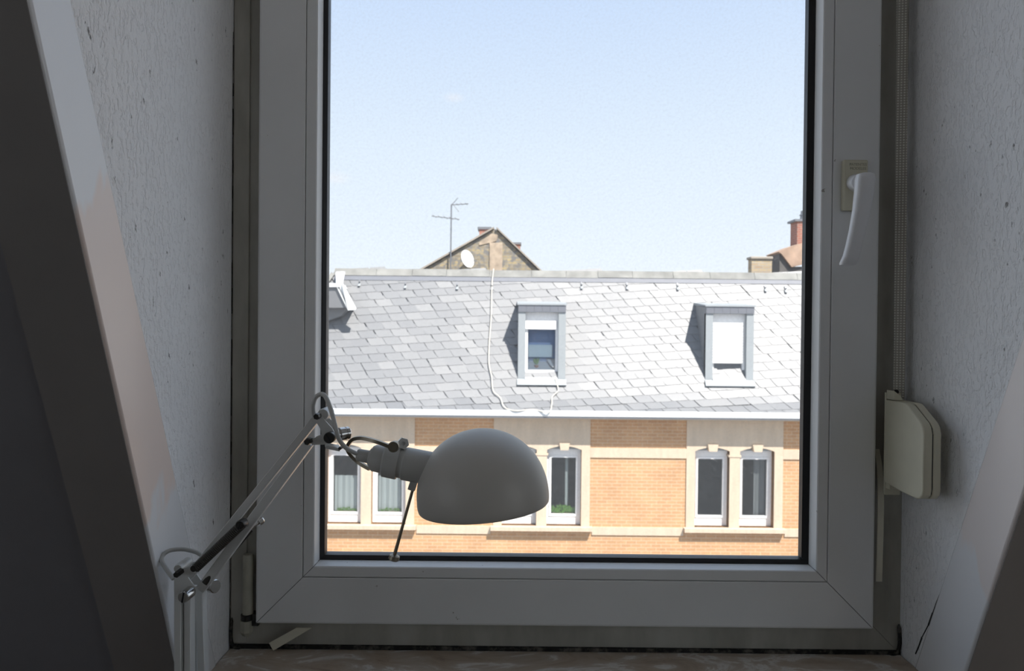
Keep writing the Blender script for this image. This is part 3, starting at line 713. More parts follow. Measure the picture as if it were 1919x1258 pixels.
# curved strap from the knuckle to the socket screw
q = [z7(860, 440), z7(720, 385), z7(560, 330), z7(420, 292), z7(300, 278), z7(190, 305), z7(125, 375), z7(100, 450), z7(150, 550), z7(250, 655), z7(360, 735), z7(480, 800)]
pts = spline([P(x, y, YA + d) for (x, y), d in zip(q, [-0.028, -0.028, -0.026, -0.020, -0.014, -0.006, 0.0, 0.003, 0.006, 0.006, 0.003, 0.0])], 5)
def strapband(pts, half, thick):
    mb = MB(); V = []; n_ = len(pts); F = []
    for i, p in enumerate(pts):
        t = (pts[min(i+1, n_-1)] - pts[max(i-1, 0)]).normalized(); nn = t.cross(Vector((0, 1, 0))).normalized(); bb = t.cross(nn)
        V += [p - nn*thick - bb*half, p + nn*thick - bb*half, p + nn*thick + bb*half, p - nn*thick + bb*half]
    for i in range(n_-1):
        for k in range(4): F.append((i*4+k, i*4+(k+1) % 4, (i+1)*4+(k+1) % 4, (i+1)*4+k))
    F += [(0, 1, 2, 3), tuple((n_-1)*4 + k for k in (3, 2, 1, 0))]
    mb.add(V, F); return mb
build(strapband(pts, 0.0035, 0.0022), 'socket_strap', M['bronze'], lamp, smooth=True)
# socket
ax0 = P(*z7(260, 560), YA); ax1 = P(*z7(1300, 755), YA); ad = (ax1 - ax0).normalized()
u = 1 / 8.983 / PXM
prof = [(0, 0), (0, 0.0066), (0.0016, 0.0080), (200*u, 0.0086), (215*u, 0.0110), (235*u, 0.0120), (250*u, 0.0150), (300*u, 0.0176), (450*u, 0.0180), (470*u, 0.0205), (485*u, 0.0222), (700*u, 0.0226), (720*u, 0.0222), (724*u, 0.0198), (780*u, 0.0200), (800*u, 0.0208), (815*u, 0.0217), (1000*u, 0.0217), (1250*u, 0.0217), (1250*u, 0)]
mb = MB(); mb.lathe(ax0, ad, prof, 48); sock = build(mb, 'socket', M['socket'], lamp, smooth=True)
stud(*z7(872, 432), YA - 0.040, YA - 0.026, 0.0070, 'clamp_screw', 'bronze', lamp, n_=28, shape=[(0, 0), (0, 0.0046), (-0.0008, 0.0050), (-0.0008, 0.0068), (0.002, 0.0072), (0.004, 0.0066), (0.014, 0.006), (0.014, 0)])
c_ = P(*z7(1035, 370), YA - 0.004)
mb = MB(); mb.lathe(c_, (0.25, -1, 0.1), [(-0.005, 0), (-0.005, 0.0078), (0.005, 0.0078), (0.005, 0.003), (0.003, 0.0028), (0.003, 0)], 6); build(mb, 'clamp_nut', M['lamp'], lamp)
# shade
sc_ = P(905, 927, YA); RS = 123.5 / PXM
up = Vector((math.sin(R(-5.2)), 0, math.cos(R(5.2))))
prof = []
for k in range(0, 33):
    t = k / 32 * math.pi / 2; prof.append((RS * math.cos(t), RS * math.sin(t)))
prof[0] = (RS, 0.0)
prof += [(-0.005, RS*1.003), (-0.010, RS*0.999), (-0.0135, RS*0.990), (-0.0150, RS*0.976), (-0.0146, RS*0.968)]
mb = MB(); mb.lathe(sc_, up, prof, 72); shade = build(mb, 'shade', M['lamp_shade'], lamp, smooth=True, ang=60)
prof2 = [((RS-0.0016) * math.cos(k/24*math.pi/2), (RS-0.0016) * math.sin(k/24*math.pi/2)) for k in range(25)] + [(-0.010, RS*0.978), (-0.0146, RS*0.966)]
mb = MB(); mb.lathe(sc_, up, prof2, 64); build(mb, 'shade_lining', M['shade_in'], shade, smooth=True, ang=60)
mb = MB(); mb.lathe(sc_ + Vector((0.0, 0, 0.012)), ad, [(-0.045, 0.012), (-0.03, 0.014), (-0.02, 0.022), (0.0, 0.029), (0.015, 0.027), (0.026, 0.016), (0.030, 0)], 32); build(mb, 'bulb', M['shade_in'], shade, smooth=True)
# little foot and rod with end cap
mb = MB(); c_ = P(*z7(1195, 1090), YA); mb.bar(c_ + Vector((0.003, 0, 0.010)), c_ - Vector((0.0015, 0, 0.0050)), 0.0095, 0.0095); rf = build(mb, 'rod_holder', M['socket'], lamp, bevel=0.001)
a = P(774, 916, YA); b_ = P(739.5, 1040, YA)
mb = MB(); mb.tube([a, a.lerp(b_, .55), b_], [0.0020, 0.0020, 0.0024], 12); build(mb, 'handle_rod', M['bronze'], lamp, smooth=True)
mb = MB(); mb.lathe(P(738.5, 1046, YA), b_ - a, [(-0.005, 0), (-0.005, 0.003), (-0.003, 0.0068), (0.0015, 0.0074), (0.003, 0.006), (0.004, 0)], 20); build(mb, 'rod_cap', M['bronze'], lamp, smooth=True)

# ================================================================== THE HOUSE ACROSS THE STREET
YFAC = 17.8
def zf(y, Y=YFAC): return P(959.5, y, Y).z          # heights read in the centre column
def xf(px, py=900, Y=YFAC): return P(px, py, Y).x
GZ = zf(985) - 2.9 * 3 - 1.0
bld = thing('apartment_building', 'ochre brick apartment house with a grey slate roof across the street', 'building', (2, YFAC, GZ))
ZS = zf(985); ST = zf(829) - zf(1037)               # sill height, storey height
ZEAVE = zf(781)
XB0 = P(625, 508, 19.7).x - 0.55 * 3.9; XB1 = 13.5
PAIRS = [xf(686.5), xf(1015), xf(1376), xf(1376) + 4.9]
HM, OW, PW = 0.135, 0.90, 0.225                      # half mullion, opening width, pilaster width
zk1, zk0 = zf(829), zf(842)
zspring, zcrown = zf(842), zf(835)
# facade wall with real openings
holes = []
for st in (0, 1, 2):
    for c in PAIRS:
        for sg in (-1, 1):
            a = c + sg*HM; b = c + sg*(HM+OW)
            holes.append((min(a, b), max(a, b), ZS - st*ST, zcrown - st*ST))
xs = sorted({XB0, XB1} | {h[0] for h in holes} | {h[1] for h in holes})
zs = sorted({GZ, ZEAVE} | {h[2] for h in holes} | {h[3] for h in holes})
mb = MB()
for j in range(len(zs)-1):
    i = 0
    while i < len(xs)-1:
        def solid(i): 
            xm = (xs[i]+xs[i+1])/2; zm = (zs[j]+zs[j+1])/2
            return not any(h[0] < xm < h[1] and h[2] < zm < h[3] for h in holes)
        if not solid(i): i += 1; continue
        k = i
        while k+1 < len(xs)-1 and solid(k+1): k += 1
        mb.box((xs[i], YFAC, zs[j]), (xs[k+1], YFAC+0.35, zs[j+1])); i = k+1
build(mb, 'facade_wall', M['brick'], bld)
mb = MB(); mb.box((XB0, YFAC+1.4, GZ), (XB1, YFAC+1.45, ZEAVE)); build(mb, 'inner_wall', M['roomdark'], bld)
mb = MB(); mb.box((XB0, YFAC+0.352, GZ), (XB0+0.3, YFAC+5.0, ZEAVE)); build(mb, 'side_wall', M['brick'], bld)
mb = MB(); mb.box((XB1-0.3, YFAC+0.352, GZ), (XB1, YFAC+5.0, ZEAVE)); build(mb, 'side_wall', M['brick'], bld)
mb = MB(); mb.box((XB0, YFAC+5.0, GZ), (XB1, YFAC+5.3, ZEAVE)); build(mb, 'rear_wall', M['brick'], bld)
for st in (0, 1, 2):                                  # floors between the storeys
    mb = MB(); mb.box((XB0+0.3, YFAC+0.352, ZS-0.9-st*ST), (XB1-0.3, YFAC+1.395, ZS-0.75-st*ST)); build(mb, 'storey_floor', M['roomdark'], bld)

# window prototype meshes, local to the opening's bottom centre on the facade plane
def local_mesh(fn, name, mat, smooth=False):
    mb = MB(); fn(mb); me = mb.mesh(name, smooth); me.materials.append(mat); return me
HO = zcrown - ZS
GB0, GB1 = zf(966) - ZS, zf(859) - ZS                  # glass bottom, top
def fr_(mb):
    w2 = OW/2 - 0.002; y0, y1 = 0.17, 0.24; gx = 0.325
    mb.box((-w2, y0, 0.002), (w2, y1, GB0)); mb.box((-w2, y0, GB1), (w2, y1, HO-0.002))
    mb.box((-w2, y0, GB0), (-gx, y1, GB1)); mb.box((gx, y0, GB0), (w2, y1, GB1))
    # raised sash rim
    r = 0.055
    mb.box((-gx-r, y0-0.02, GB0-r), (gx+r, y0, GB0)); mb.box((-gx-r, y0-0.02, GB1), (gx+r, y0, GB1+r))
    mb.box((-gx-r, y0-0.02, GB0), (-gx, y0, GB1)); mb.box((gx, y0-0.02, GB0), (gx+r, y0, GB1))
me_frame = local_mesh(fr_, 'window', M['far_white'])
me_pane = local_mesh(lambda mb: mb.box((-0.327, 0.20, GB0-0.002), (0.327, 0.206, GB1+0.002)), 'pane', M['glass_far'])
me_box = local_mesh(lambda mb: mb.box((-OW/2+0.003, 0.10, HO-0.10), (OW/2-0.003, 0.148, HO-0.003)), 'roller_box', M['zinc'])
me_key = local_mesh(lambda mb: mb.prism([(-0.135, -0.09, zk1-zcrown), (0.135, -0.09, zk1-zcrown), (0.105, -0.09, zk0-zcrown), (-0.105, -0.09, zk0-zcrown)], (0, 0.2, 0)), 'keystone', M['stone'])
def curtain_fn(x0, x1, z0, z1, amp=0.02):
    def f(mb):
        n = max(6, int((x1-x0)/0.045)); V = []
        for k in range(n+1):
            x = x0 + (x1-x0)*k/n; y = 0.37 + amp*math.sin(k*1.9) + 0.3*amp*math.sin(k*0.7)
            V += [(x, y, z0), (x, y, z1), (x, y+0.004, z0), (x, y+0.004, z1)]
        F = []
        for k in range(n):
            a = k*4; b = a+4; F += [(a, b, b+1, a+1), (a+2, a+3, b+3, b+2), (a, a+2, b+2, b), (a+1, b+1, b+3, a+3)]
        F += [(0, 1, 3, 2), (n*4, n*4+2, n*4+3, n*4+1)]
        mb.add(V, F)
    return f
zt = GB1 + 0.02
me_cfull = local_mesh(curtain_fn(-0.33, 0.33, GB0-0.02, GB0 + 0.62*(GB1-GB0)), 'curtain', M['curtain'], True)
me_cedge = local_mesh(curtain_fn(0.06, 0.13, GB0-0.02, zt, 0.012), 'curtain', M['curtain'], True)
me_chalf = local_mesh(curtain_fn(0.05, 0.33, GB0-0.02, zt, 0.015), 'curtain', simple('grey_net_curtain', (0.28, 0.29, 0.29), 0.9), True)
def lint_fn(mb, top=None):
    """stone lintel over a pair, bottom cut by two segmental arches; local origin: pair centre at crown height"""
    hw = HM+OW+PW; top = top or ZEAVE-zcrown-0.02; pts = [(-hw, top), (-hw, zspring-zcrown-0.10)]
    def arch(x0, x1):
        return [(x0 + (x1-x0)*k/10, (zspring-zcrown) + (0.0-(zspring-zcrown)) * (1-((k-5)/5.0)**2) ) for k in range(11)]
    pts += [(-HM-OW, zspring-zcrown-0.10)] + arch(-HM-OW, -HM) + [(-HM, zspring-zcrown-0.10), (HM, zspring-zcrown-0.10)] + arch(HM, HM+OW) + [(HM+OW, zspring-zcrown-0.10), (hw, zspring-zcrown-0.10), (hw, top)]
    o_ = len(mb.v); n = len(pts)
    # front/back as quads strips towards the top edge
    for i in range(1, n-2):
        (xa, za), (xb, zb2) = pts[i], pts[i+1]
        if abs(xa-xb) < 1e-6: continue
        mb.prism([(xa, -0.03, za), (xb, -0.03, zb2), (xb, -0.03, top), (xa, -0.03, top)], (0, 0.19, 0))
me_lint = local_mesh(lint_fn, 'lintel', M['stone'])
me_lint_low = local_mesh(lambda mb: lint_fn(mb, 0.06), 'lintel', M['stone'])
HP = zspring - 0.10 - ZS
me_pil = local_mesh(lambda mb: mb.box((-PW/2, -0.03, 0.001), (PW/2, 0.16, HP-0.001)), 'pilaster', M['stone'])
me_mul = local_mesh(lambda mb: (mb.box((-HM, -0.03, 0.001), (HM, 0.16, HP-0.05)), mb.box((-HM-0.03, -0.045, HP-0.05), (HM+0.03, 0.16, HP-0.001))), 'mullion', M['stone'])
SW = HM+OW+PW+0.06
me_sill = local_mesh(lambda mb: (mb.box((-SW, -0.17, -0.10), (SW, 0.17, 0.0)), ), 'sill', M['stone'])
for st in (0, 1, 2):
    for pi, c in enumerate(PAIRS):
        zz = ZS - st*ST
        link('lintel', me_lint if st == 0 else me_lint_low, bld, (c, YFAC, zcrown - st*ST))
        link('mullion', me_mul, bld, (c, YFAC, zz))
        for sg in (-1, 1): link('pilaster', me_pil, bld, (c + sg*(HM+OW+PW/2), YFAC, zz))
        link('sill', me_sill, bld, (c, YFAC, zz))
        for sg in (-1, 1):
            cx_ = c + sg*(HM+OW/2)
            win_f = link('window', me_frame, bld, (cx_, YFAC, zz))
            link('pane', me_pane, win_f, (cx_, YFAC, zz))
            link('roller_box', me_box, win_f, (cx_, YFAC, zz))
            link('keystone', me_key, bld, (cx_, YFAC, zcrown - st*ST))
            if pi == 0: cm = me_cfull
            elif sg == 1: cm = me_chalf if pi == 2 else me_cedge
            else: cm = None
            if cm is not None: link('curtain', cm, win_f, (cx_, YFAC, zz))
# stone bands between the window pairs
HWP = HM+OW+PW
edges = [XB0] + [v for c in PAIRS for v in (c-HWP, c+HWP)] + [XB1]
for st in (0, 1, 2):
    for k in range(0, len(edges), 2):
        x0, x1 = edges[k]+0.002, edges[k+1]-0.002
        mb = MB(); mb.box((x0, YFAC-0.03, zf(856)-st*ST), (x1, YFAC+0.05, zf(838)-st*ST)); build(mb, 'stone_band', M['stone'], bld)
        xa = x0 + (0.062 if k else 0); xb = x1 - (0.062 if k+2 < len(edges) else 0)
        mb = MB(); mb.box((xa, YFAC-0.03, zf(1001)-st*ST), (xb, YFAC+0.05, zf(986)-st*ST)); build(mb, 'stone_band', M['stone'], bld)
        if st == 0:
            pass
# plants behind the panes
def plant(cx_, wid, hgt, label, k):
    root = thing('potted_plant', label, 'plant', (cx_, YFAC+0.285, ZS+GB0-0.10), 'plants on the sills across the street')
    mb = MB(); mb.box((cx_-wid*0.45, YFAC+0.250, ZS+GB0-0.10), (cx_+wid*0.45, YFAC+0.320, ZS+GB0-0.005)); build(mb, 'pot', M['pot'], root, bevel=0.01)
    rnd = random.Random(k); mb = MB()
    for i in range(90):
        bx_ = cx_ + rnd.uniform(-0.5, 0.5)*wid; by = YFAC+0.29+rnd.uniform(-0.02, 0.02); bz = ZS+GB0-0.01 + rnd.uniform(0, 1)*hgt*0.6*(1-((bx_-cx_)/wid*1.6)**2)
        an = rnd.uniform(-1.2, 1.2); L = hgt*rnd.uniform(0.3, 0.55); d = Vector((math.sin(an), rnd.uniform(-0.15, 0.15), abs(math.cos(an)))); s_ = d.cross(Vector((0, 1, 0))).normalized()*L*0.25
        p0 = Vector((bx_, by, bz)); pm = p0 + d*L*0.5; p1 = p0 + d*L; off = Vector((0, 0.006, 0))
        mb.add([p0, pm+s_, p1, pm-s_, pm+off], [(0, 1, 4), (1, 2, 4), (2, 3, 4), (3, 0, 4)])
    build(mb, 'foliage', M['leaf'], root)
cxs = lambda i, sg: PAIRS[i] + sg*(HM+OW/2)
plant(cxs(0, -1), 0.55, 0.12, 'low green plant in the leftmost far window behind the lamp arm', 1)
plant(cxs(0, 1), 0.62, 0.12, 'low green plant in the far curtained window under the lamp socket', 2)
plant(cxs(1, -1), 0.62, 0.20, 'green plant in the far window half hidden by the lamp shade', 3)
plant(cxs(1, 1), 0.62, 0.27, 'bushy green plant in the far window just right of the lamp shade', 4)
# eaves: soffit and gutter
mb = MB(); mb.box((XB0, YFAC-0.40, ZEAVE-0.0), (XB1, YFAC+0.35, ZEAVE+0.05)); build(mb, 'soffit', M['stone'], bld)
YG = YFAC - 0.50
gz1 = P(959.5, 770, YG).z; gz0 = P(959.5, 781, YG).z
pr = [(YG+0.10, gz1), (YG+0.10, gz0+0.04), (YG+0.06, gz0+0.005), (YG+0.02, gz0), (YG, gz0+0.02), (YG-0.005, gz1), (YG+0.003, gz1+0.012), (YG+0.012, gz1)]
mb = yz_prism(pr, XB0-0.1, XB1); build(mb, 'gutter', M['gutter'], bld)
pr = [(YG+0.02, gz0-0.004), (YG+0.10, gz0-0.004), (YG+0.10, gz0-0.035), (YG+0.02, gz0-0.03)]
build(yz_prism(pr, XB0-0.1, XB1), 'fascia', M['zinc_dark'], bld)

# ------------------------------------------------------------------ roof profile with a flared eave
prof_pts = []
y_, z_ = YG + 0.04, gz1 - 0.02; s_ = 0.0; ds = 0.01
ridge_line = ray(959.5, 509); kr = ridge_line.z / ridge_line.y
while z_ - CZ < kr * y_ or z_ < CZ:
    t = min(1.0, s_ / 0.95); t = t*t*(3-2*t); an = R(33 + (61.5-33)*t)
    prof_pts.append((s_, y_, z_, an)); y_ += ds*math.cos(an); z_ += ds*math.sin(an); s_ += ds
    if s_ > 8: break
SMAX = prof_pts[-1][0]; YR, ZR = prof_pts[-1][1], prof_pts[-1][2]
def prof_at(s):
    i = max(0, min(len(prof_pts)-1, int(round(s/ds)))); return prof_pts[i]
def s_at_z(z):
    for p in prof_pts:
        if p[2] >= z: return p[0]
    return SMAX
def y_at_z(z): return prof_at(s_at_z(z))[1]
XRID = P(628, 506, YR).x
def hip(z): return XRID - 0.55 * (ZR - z)
# roof deck under the slates (front and back slope, hip end)
mb = MB(); ix = list(range(0, len(prof_pts), 10)) + [len(prof_pts)-1]; V = []; F = []
for i in ix:
    _, y, z, an = prof_pts[i]; n_ = Vector((0, -math.sin(an), math.cos(an)))*-0.03
    V += [(hip(z), y+n_.y, z+n_.z), (XB1+0.2, y+n_.y, z+n_.z)]
m_ = len(ix)
for i in range(m_-1): F.append((i*2, i*2+1, i*2+3, i*2+2))
V += [(hip(prof_pts[0][2]), 2*YR-prof_pts[0][1], prof_pts[0][2]), (XB1+0.2, 2*YR-prof_pts[0][1], prof_pts[0][2])]
F.append((2*(m_-1), 2*(m_-1)+1, 2*m_+1, 2*m_)); F.append((0, 1, 2*m_+1, 2*m_)); F.append(tuple([i*2 for i in range(m_)] + [2*m_])); F.append(tuple([i*2+1 for i in range(m_)] + [2*m_+1]))
mb.add(V, F); roof = build(mb, 'roof', M['slate'], bld)
roof['label'] = 'steep grey slate roof with flared eaves'

# dormers: image boxes of their fronts
DORM = [dict(x0=971, x1=1060, y0=570, y1=711), dict(x0=1322.5, x1=1412.5, y0=573, y1=713)]
for D in DORM:
    # front plane where its foot meets the roof
    xm = (D['x0']+D['x1'])/2
    d = ray(xm, D['y1']); k = d.z/d.y
    for p in prof_pts:
        if p[2] - CZ >= k*p[1] : D['Y'] = p[1]-0.02; break
    D['X0'] = P(D['x0'], 640, D['Y']).x; D['X1'] = P(D['x1'], 640, D['Y']).x
    D['Z0'] = P(xm, D['y1'], D['Y']).z; D['Z1'] = P(xm, D['y0'], D['Y']).z

# slates
SL_W, SL_E, SL_L = 0.44, 0.245, 0.36
sk = -0.17
def slate_mesh(v):
    rnd = random.Random(v); w = SL_W - 0.006; j = lambda a: rnd.uniform(-a, a)
    t0, t1 = 0.013, 0.004
    o_ = [(-w/2+0.035, 0), (w/2+j(.006), j(.004)), (w/2+sk*0.6, SL_L*0.6), (w/2+sk, SL_L), (-w/2+sk, SL_L), (-w/2-0.01+j(.006), 0.05)]
    mb = MB(); n = len(o_)
    lift = lambda y: 0.014*(1-y/SL_L)
    V = [(x, y, lift(y)) for x, y in o_] + [(x, y, lift(y)+0.007) for x, y in o_]
    mb.add(V, [tuple(range(n))[::-1], tuple(range(n, 2*n))] + [(i, (i+1) % n, n+(i+1) % n, n+i) for i in range(n)])
    return mb
SLM = []
for v in range(6):
    me = slate_mesh(v).mesh('slate'); me.materials.append(M['slate']); SLM.append(me)
rowang = R(4.6); ca, sa = math.cos(rowang), math.sin(rowang)
cands = []
Xc, Sc = 2.0, 0.0
for rw in range(-30, 60):
    for cl_ in range(-50, 50):
        # lattice in rotated coordinates (x' along the row, y' up)
        xp = cl_*SL_W + (rw % 7)*0.171 + random.uniform(-0.012, 0.012); yp = rw*SL_E
        x = Xc + xp*ca - yp*sa*0.0 - 0.0; s = Sc + yp + xp*sa
        if s < 0.10 or s > SMAX - 0.22: continue
        sm = s + 0.12
        _, y, z, an = prof_at(sm)
        if x < hip(z) + 0.22 or x > XB1: continue
        skip = False
        for D in DORM:
            if D['X0']+0.2 < x < D['X1']-0.2 and D['Z0']+0.12 < z < D['Z1']-0.05: skip = True
        if skip: continue
        u_ = Vector((0, math.cos(an), math.sin(an))); nn = Vector((0, -math.sin(an), math.cos(an)))
        rx = (Vector((1, 0, 0))*ca + u_*sa).normalized(); ru = nn.cross(rx)
        base_p = Vector((x, y, z)) - ru*0.12
        if s < 0.0: base_p += u_*0.0
        Mx = Matrix((rx, ru, nn)).transposed().to_4x4(); Mx.translation = base_p
        vd = (CAM - base_p); vis = XRID - 0.2 < x < 8.6
        area = nn.dot(vd.normalized()) / vd.length_squared if vis else -1
        cands.append((area, Mx))
x = hip(prof_pts[0][2]) + 0.3
while x < XB1:                                     # straight starter course along the eave
    _, y, z, an = prof_at(0.10); u_ = Vector((0, math.cos(an), math.sin(an))); nn = Vector((0, -math.sin(an), math.cos(an)))
    Mx = Matrix((Vector((1, 0, 0)), u_, nn)).transposed().to_4x4(); Mx.translation = Vector((x, y, z)) - u_*0.12 - nn*0.006
    cands.append((-0.5, Mx)); x += SL_W
cands.sort(key=lambda c: -c[0])
for k, (a_, Mx) in enumerate(cands[:300]):
    o = bpy.data.objects.new('slate', SLM[k % 6]); C.objects.link(o); o.parent = roof
    o.matrix_basis = Matrix.Translation(-WL[roof.name]) @ Mx
mb = MB()
for k, (a_, Mx) in enumerate(cands[300:]):
    s_m = slate_mesh(k % 6); mb.add([Mx @ v for v in s_m.v], s_m.f)
o = build(mb, 'slate', M['slate'], roof); o['kind'] = 'stuff'; o['label'] = 'remaining grey slates of the roof'
# top course and ridge capping
mb = MB(); x = XRID
while x < XB1:
    L = random.uniform(0.9, 1.3); j = random.uniform(-0.012, 0.012)
    mb2 = yz_prism([(YR-0.13, ZR-0.16+j), (YR-0.02, ZR+0.045+j), (YR+0.05, ZR+0.045+j), (YR+0.13, ZR-0.16)], x, min(x+L-0.01, XB1+0.2)); build(mb2, 'ridge_cap', M['ridge'], roof); x += L
mb = yz_prism([(prof_at(SMAX-0.34)[1]-0.03, prof_at(SMAX-0.34)[2]+0.005), (YR-0.055, ZR-0.06), (YR-0.02, ZR-0.06), (prof_at(SMAX-0.34)[1]+0.01, prof_at(SMAX-0.34)[2])], XRID+0.02, XB1)
build(mb, 'top_course', M['zinc_dark'], roof)
# white hip flashing
mb = MB(); p0 = Vector((hip(ZR-0.15)+0.05, YR-0.10, ZR-0.10)); p1 = Vector((hip(ZR-1.0)+0.05, y_at_z(ZR-1.0)-0.03, ZR-1.0)); mb.bar(p0, p1, 0.12, 0.03, (0, -1, 0.5)); build(mb, 'hip_flashing', M['ridge'], roof)
# roof hooks
for px, py in ((674, 528), (760, 532), (857, 534), (922, 535), (1090, 533), (1175, 534), (1270, 535), (1434, 538), (1472, 540)):
    d = ray(px, py); k = d.z/d.y; q = next((p for p in prof_pts if p[2]-CZ >= k*p[1]), prof_pts[-1])
    c = P(px, py, q[1]-0.06)
    mb = MB(); mb.bar(c + Vector((0, 0.03, 0.07)), c + Vector((0, -0.01, -0.03)), 0.035, 0.012); mb.bar(c + Vector((0, -0.01, -0.03)), c + Vector((0, -0.07, 0.0)), 0.035, 0.012); build(mb, 'roof_hook', M['aerial'], roof)
    mb = MB(); mb.bar(c + Vector((0, -0.02, -0.05)), c + Vector((0, -0.09, -0.13)), 0.07, 0.01); build(mb, 'hook_plate', M['zinc'], roof)

# ------------------------------------------------------------------ dormers
def dormer(D, label, kind):
    Y = D['Y']; X0, X1, Z0_, Z1 = D['X0'], D['X1'], D['Z0'], D['Z1']
    root = link('dormer', None, bld, ((X0+X1)/2, Y, Z0_)); root['label'] = label
    H = Z1 - Z0_; W_ = X1 - X0
    def zz(y): return P((D['x0']+D['x1'])/2, y, Y).z
    def xx(px): return P(px, 640, Y).x
    yb = y_at_z(Z1) + 0.25
    for xa, xb in ((X0, X0+0.04), (X1-0.04, X1)):      # cheeks
        mb = MB(); mb.prism([(xa, Y+0.02, Z0_-0.1), (xa, Y+0.02, Z1-0.04), (xa, yb, Z1+0.06), (xa, y_at_z(Z0_)+0.35, Z0_-0.1)], (xb-xa, 0, 0)); build(mb, 'cheek', M['slate'], root)
    # roof sheet, header, jambs
    mb = MB(); mb.prism([(X0-0.03, Y-0.05, Z1-0.03), (X0-0.03, Y-0.05, Z1+0.01), (X0-0.03, yb, Z1+0.13), (X0-0.03, yb, Z1+0.06)], (W_+0.06, 0, 0)); build(mb, 'dormer_roof', M['zinc'], root)
    zh = zz(D['y0']+15)
    mb = MB(); n_ = 6
    for k in range(n_):
        xa = X0 + W_*k/n_; mb = MB(); mb.box((xa+0.002, Y-0.03, zh), (xa+W_/n_-0.002, Y+0.10, Z1-0.031)); build(mb, 'header_panel', M['zinc_dark'], root)
    jw = 13.5
    jl = xx(D['x0']+jw); jr = xx(D['x1']-jw)
    mb = MB(); mb.box((X0, Y, Z0_), (jl, Y+0.14, zh-0.001)); build(mb, 'jamb', M['zinc'], root)
    mb = MB(); mb.box((jr, Y, Z0_), (X1, Y+0.14, zh-0.001)); build(mb, 'jamb', M['zinc'], root)
    mb = MB(); mb.box((jl, Y+0.30, Z0_), (jr, Y+0.34, zh)); 
    # window frame, recessed
    yw = Y+0.14
    zt = zz(D['y0']+48); zbm = zz(D['y1']-17)
    mb = MB()
    mb.box((jl+0.001, yw, Z0_+0.03), (jr-0.001, yw+0.07, zbm)); mb.box((jl+0.001, yw, zt), (jr-0.001, yw+0.07, zh-0.002))
    mb.box((jl+0.001, yw, zbm), (jl+0.07, yw+0.07, zt)); mb.box((jr-0.07, yw, zbm), (jr-0.001, yw+0.07, zt))
    f_ = build(mb, 'window_frame', M['far_white'], root)
    mb = MB(); mb.box((jl+0.06, yw+0.03, zbm-0.005), (jr-0.06, yw+0.036, zt+0.005)); build(mb, 'pane', M['glass_sky'], root)
    mb = MB(); mb.box((X0+0.045, yw+0.55, Z0_-0.05), (X1-0.045, yw+0.6, Z1-0.05)); build(mb, 'room_back', M['roomdark'], root)
    mb = MB(); mb.box((jl+0.06, yw+0.16, zbm), (jr-0.06, yw+0.17, zt)); build(mb, 'sky_reflection_board', M['sky_reflection_board'], root)  # board behind the pane, coloured as the sky mirrored in it
    if kind == 0:
        mb = MB(); mb.box((jl+0.002, yw-0.055, zz(D['y0']+47)), (jr-0.06, yw-0.001, zz(D['y0']+31))); build(mb, 'shutter_box', M['far_white'], root)
        mb = MB(); mb.box((jl+0.09, yw+0.10, zz(670)), (jr-0.14, yw+0.11, zz(647))); build(mb, 'curtain', M['curtain'], root)
        mb = MB(); mb.tube([( (jl+jr)/2-0.13, yw+0.12, zbm), ((jl+jr)/2-0.13, yw+0.12, zbm+0.12)], [0.05, 0.07], 12); build(mb, 'flower_pot', M['pot'], root)
        mb = MB(); rnd = random.Random(3)
        for i in range(26):
            p0 = Vector(((jl+jr)/2-0.13, yw+0.12, zbm+0.10)); d = Vector((rnd.uniform(-1, 1)*0.6, rnd.uniform(-.4, .4), 1)).normalized()*rnd.uniform(.12, .26); s2 = Vector((0.018, 0, 0)); mb.add([p0-s2*0.4, p0+d*0.6-s2, p0+d, p0+d*0.6+s2, p0+d*0.5+Vector((0, 0.01, 0))], [(0, 1, 4), (1, 2, 4), (2, 3, 4), (3, 0, 4)])
        build(mb, 'pot_leaves', M['leaf'], root)
    else:
        zt2 = zz(606); zb2 = zz(682); ns = 14
        mb = MB(); mb.box((jl+0.002, yw-0.065, zt2), (jr-0.07, yw-0.001, zt2+0.02)); sh = build(mb, 'roller_shutter', M['far_white'], root)
        for k in range(ns):
            za = zb2 + (zt2-zb2)*k/ns; zc2 = zb2 + (zt2-zb2)*(k+1)/ns
            mb = MB(); mb.prism([(jl+0.004, yw-0.05, za+0.006), (jl+0.004, yw-0.064, za+0.012), (jl+0.004, yw-0.064, zc2-0.008), (jl+0.004, yw-0.05, zc2-0.001), (jl+0.004, yw-0.035, zc2-0.001), (jl+0.004, yw-0.035, za+0.006)], (jr-0.075-jl, 0, 0)); build(mb, 'shutter_slat', M['far_white'], sh)
    # ledge and lead apron
    mb = MB(); mb.box((jl+0.001, Y-0.05, Z0_+0.0), (jr-0.02, yw+0.02, Z0_+0.045)); build(mb, 'ledge', M['far_white'], root)
    mb = MB(); s0 = s_at_z(Z0_); pa_ = prof_at(s0-0.20); mb.prism([(X0-0.02, Y-0.02, Z0_+0.01), (X0-0.02, Y-0.05, Z0_-0.01), (X0-0.02, pa_[1]-0.07, pa_[2]+0.03), (X0-0.02, pa_[1]-0.04, pa_[2]+0.01)], (W_+0.04, 0, 0)); build(mb, 'apron_flashing', M['zinc'], root)
M['glass_sky'] = glass_mat('dormer_glass', (0.75, 0.80, 0.85), 0.03, 2.2)
dormer(DORM[0], 'zinc-clad dormer with an open shutter box and a plant behind the glass', 0)
dormer(DORM[1], 'zinc-clad dormer with its white roller shutter almost closed', 1)
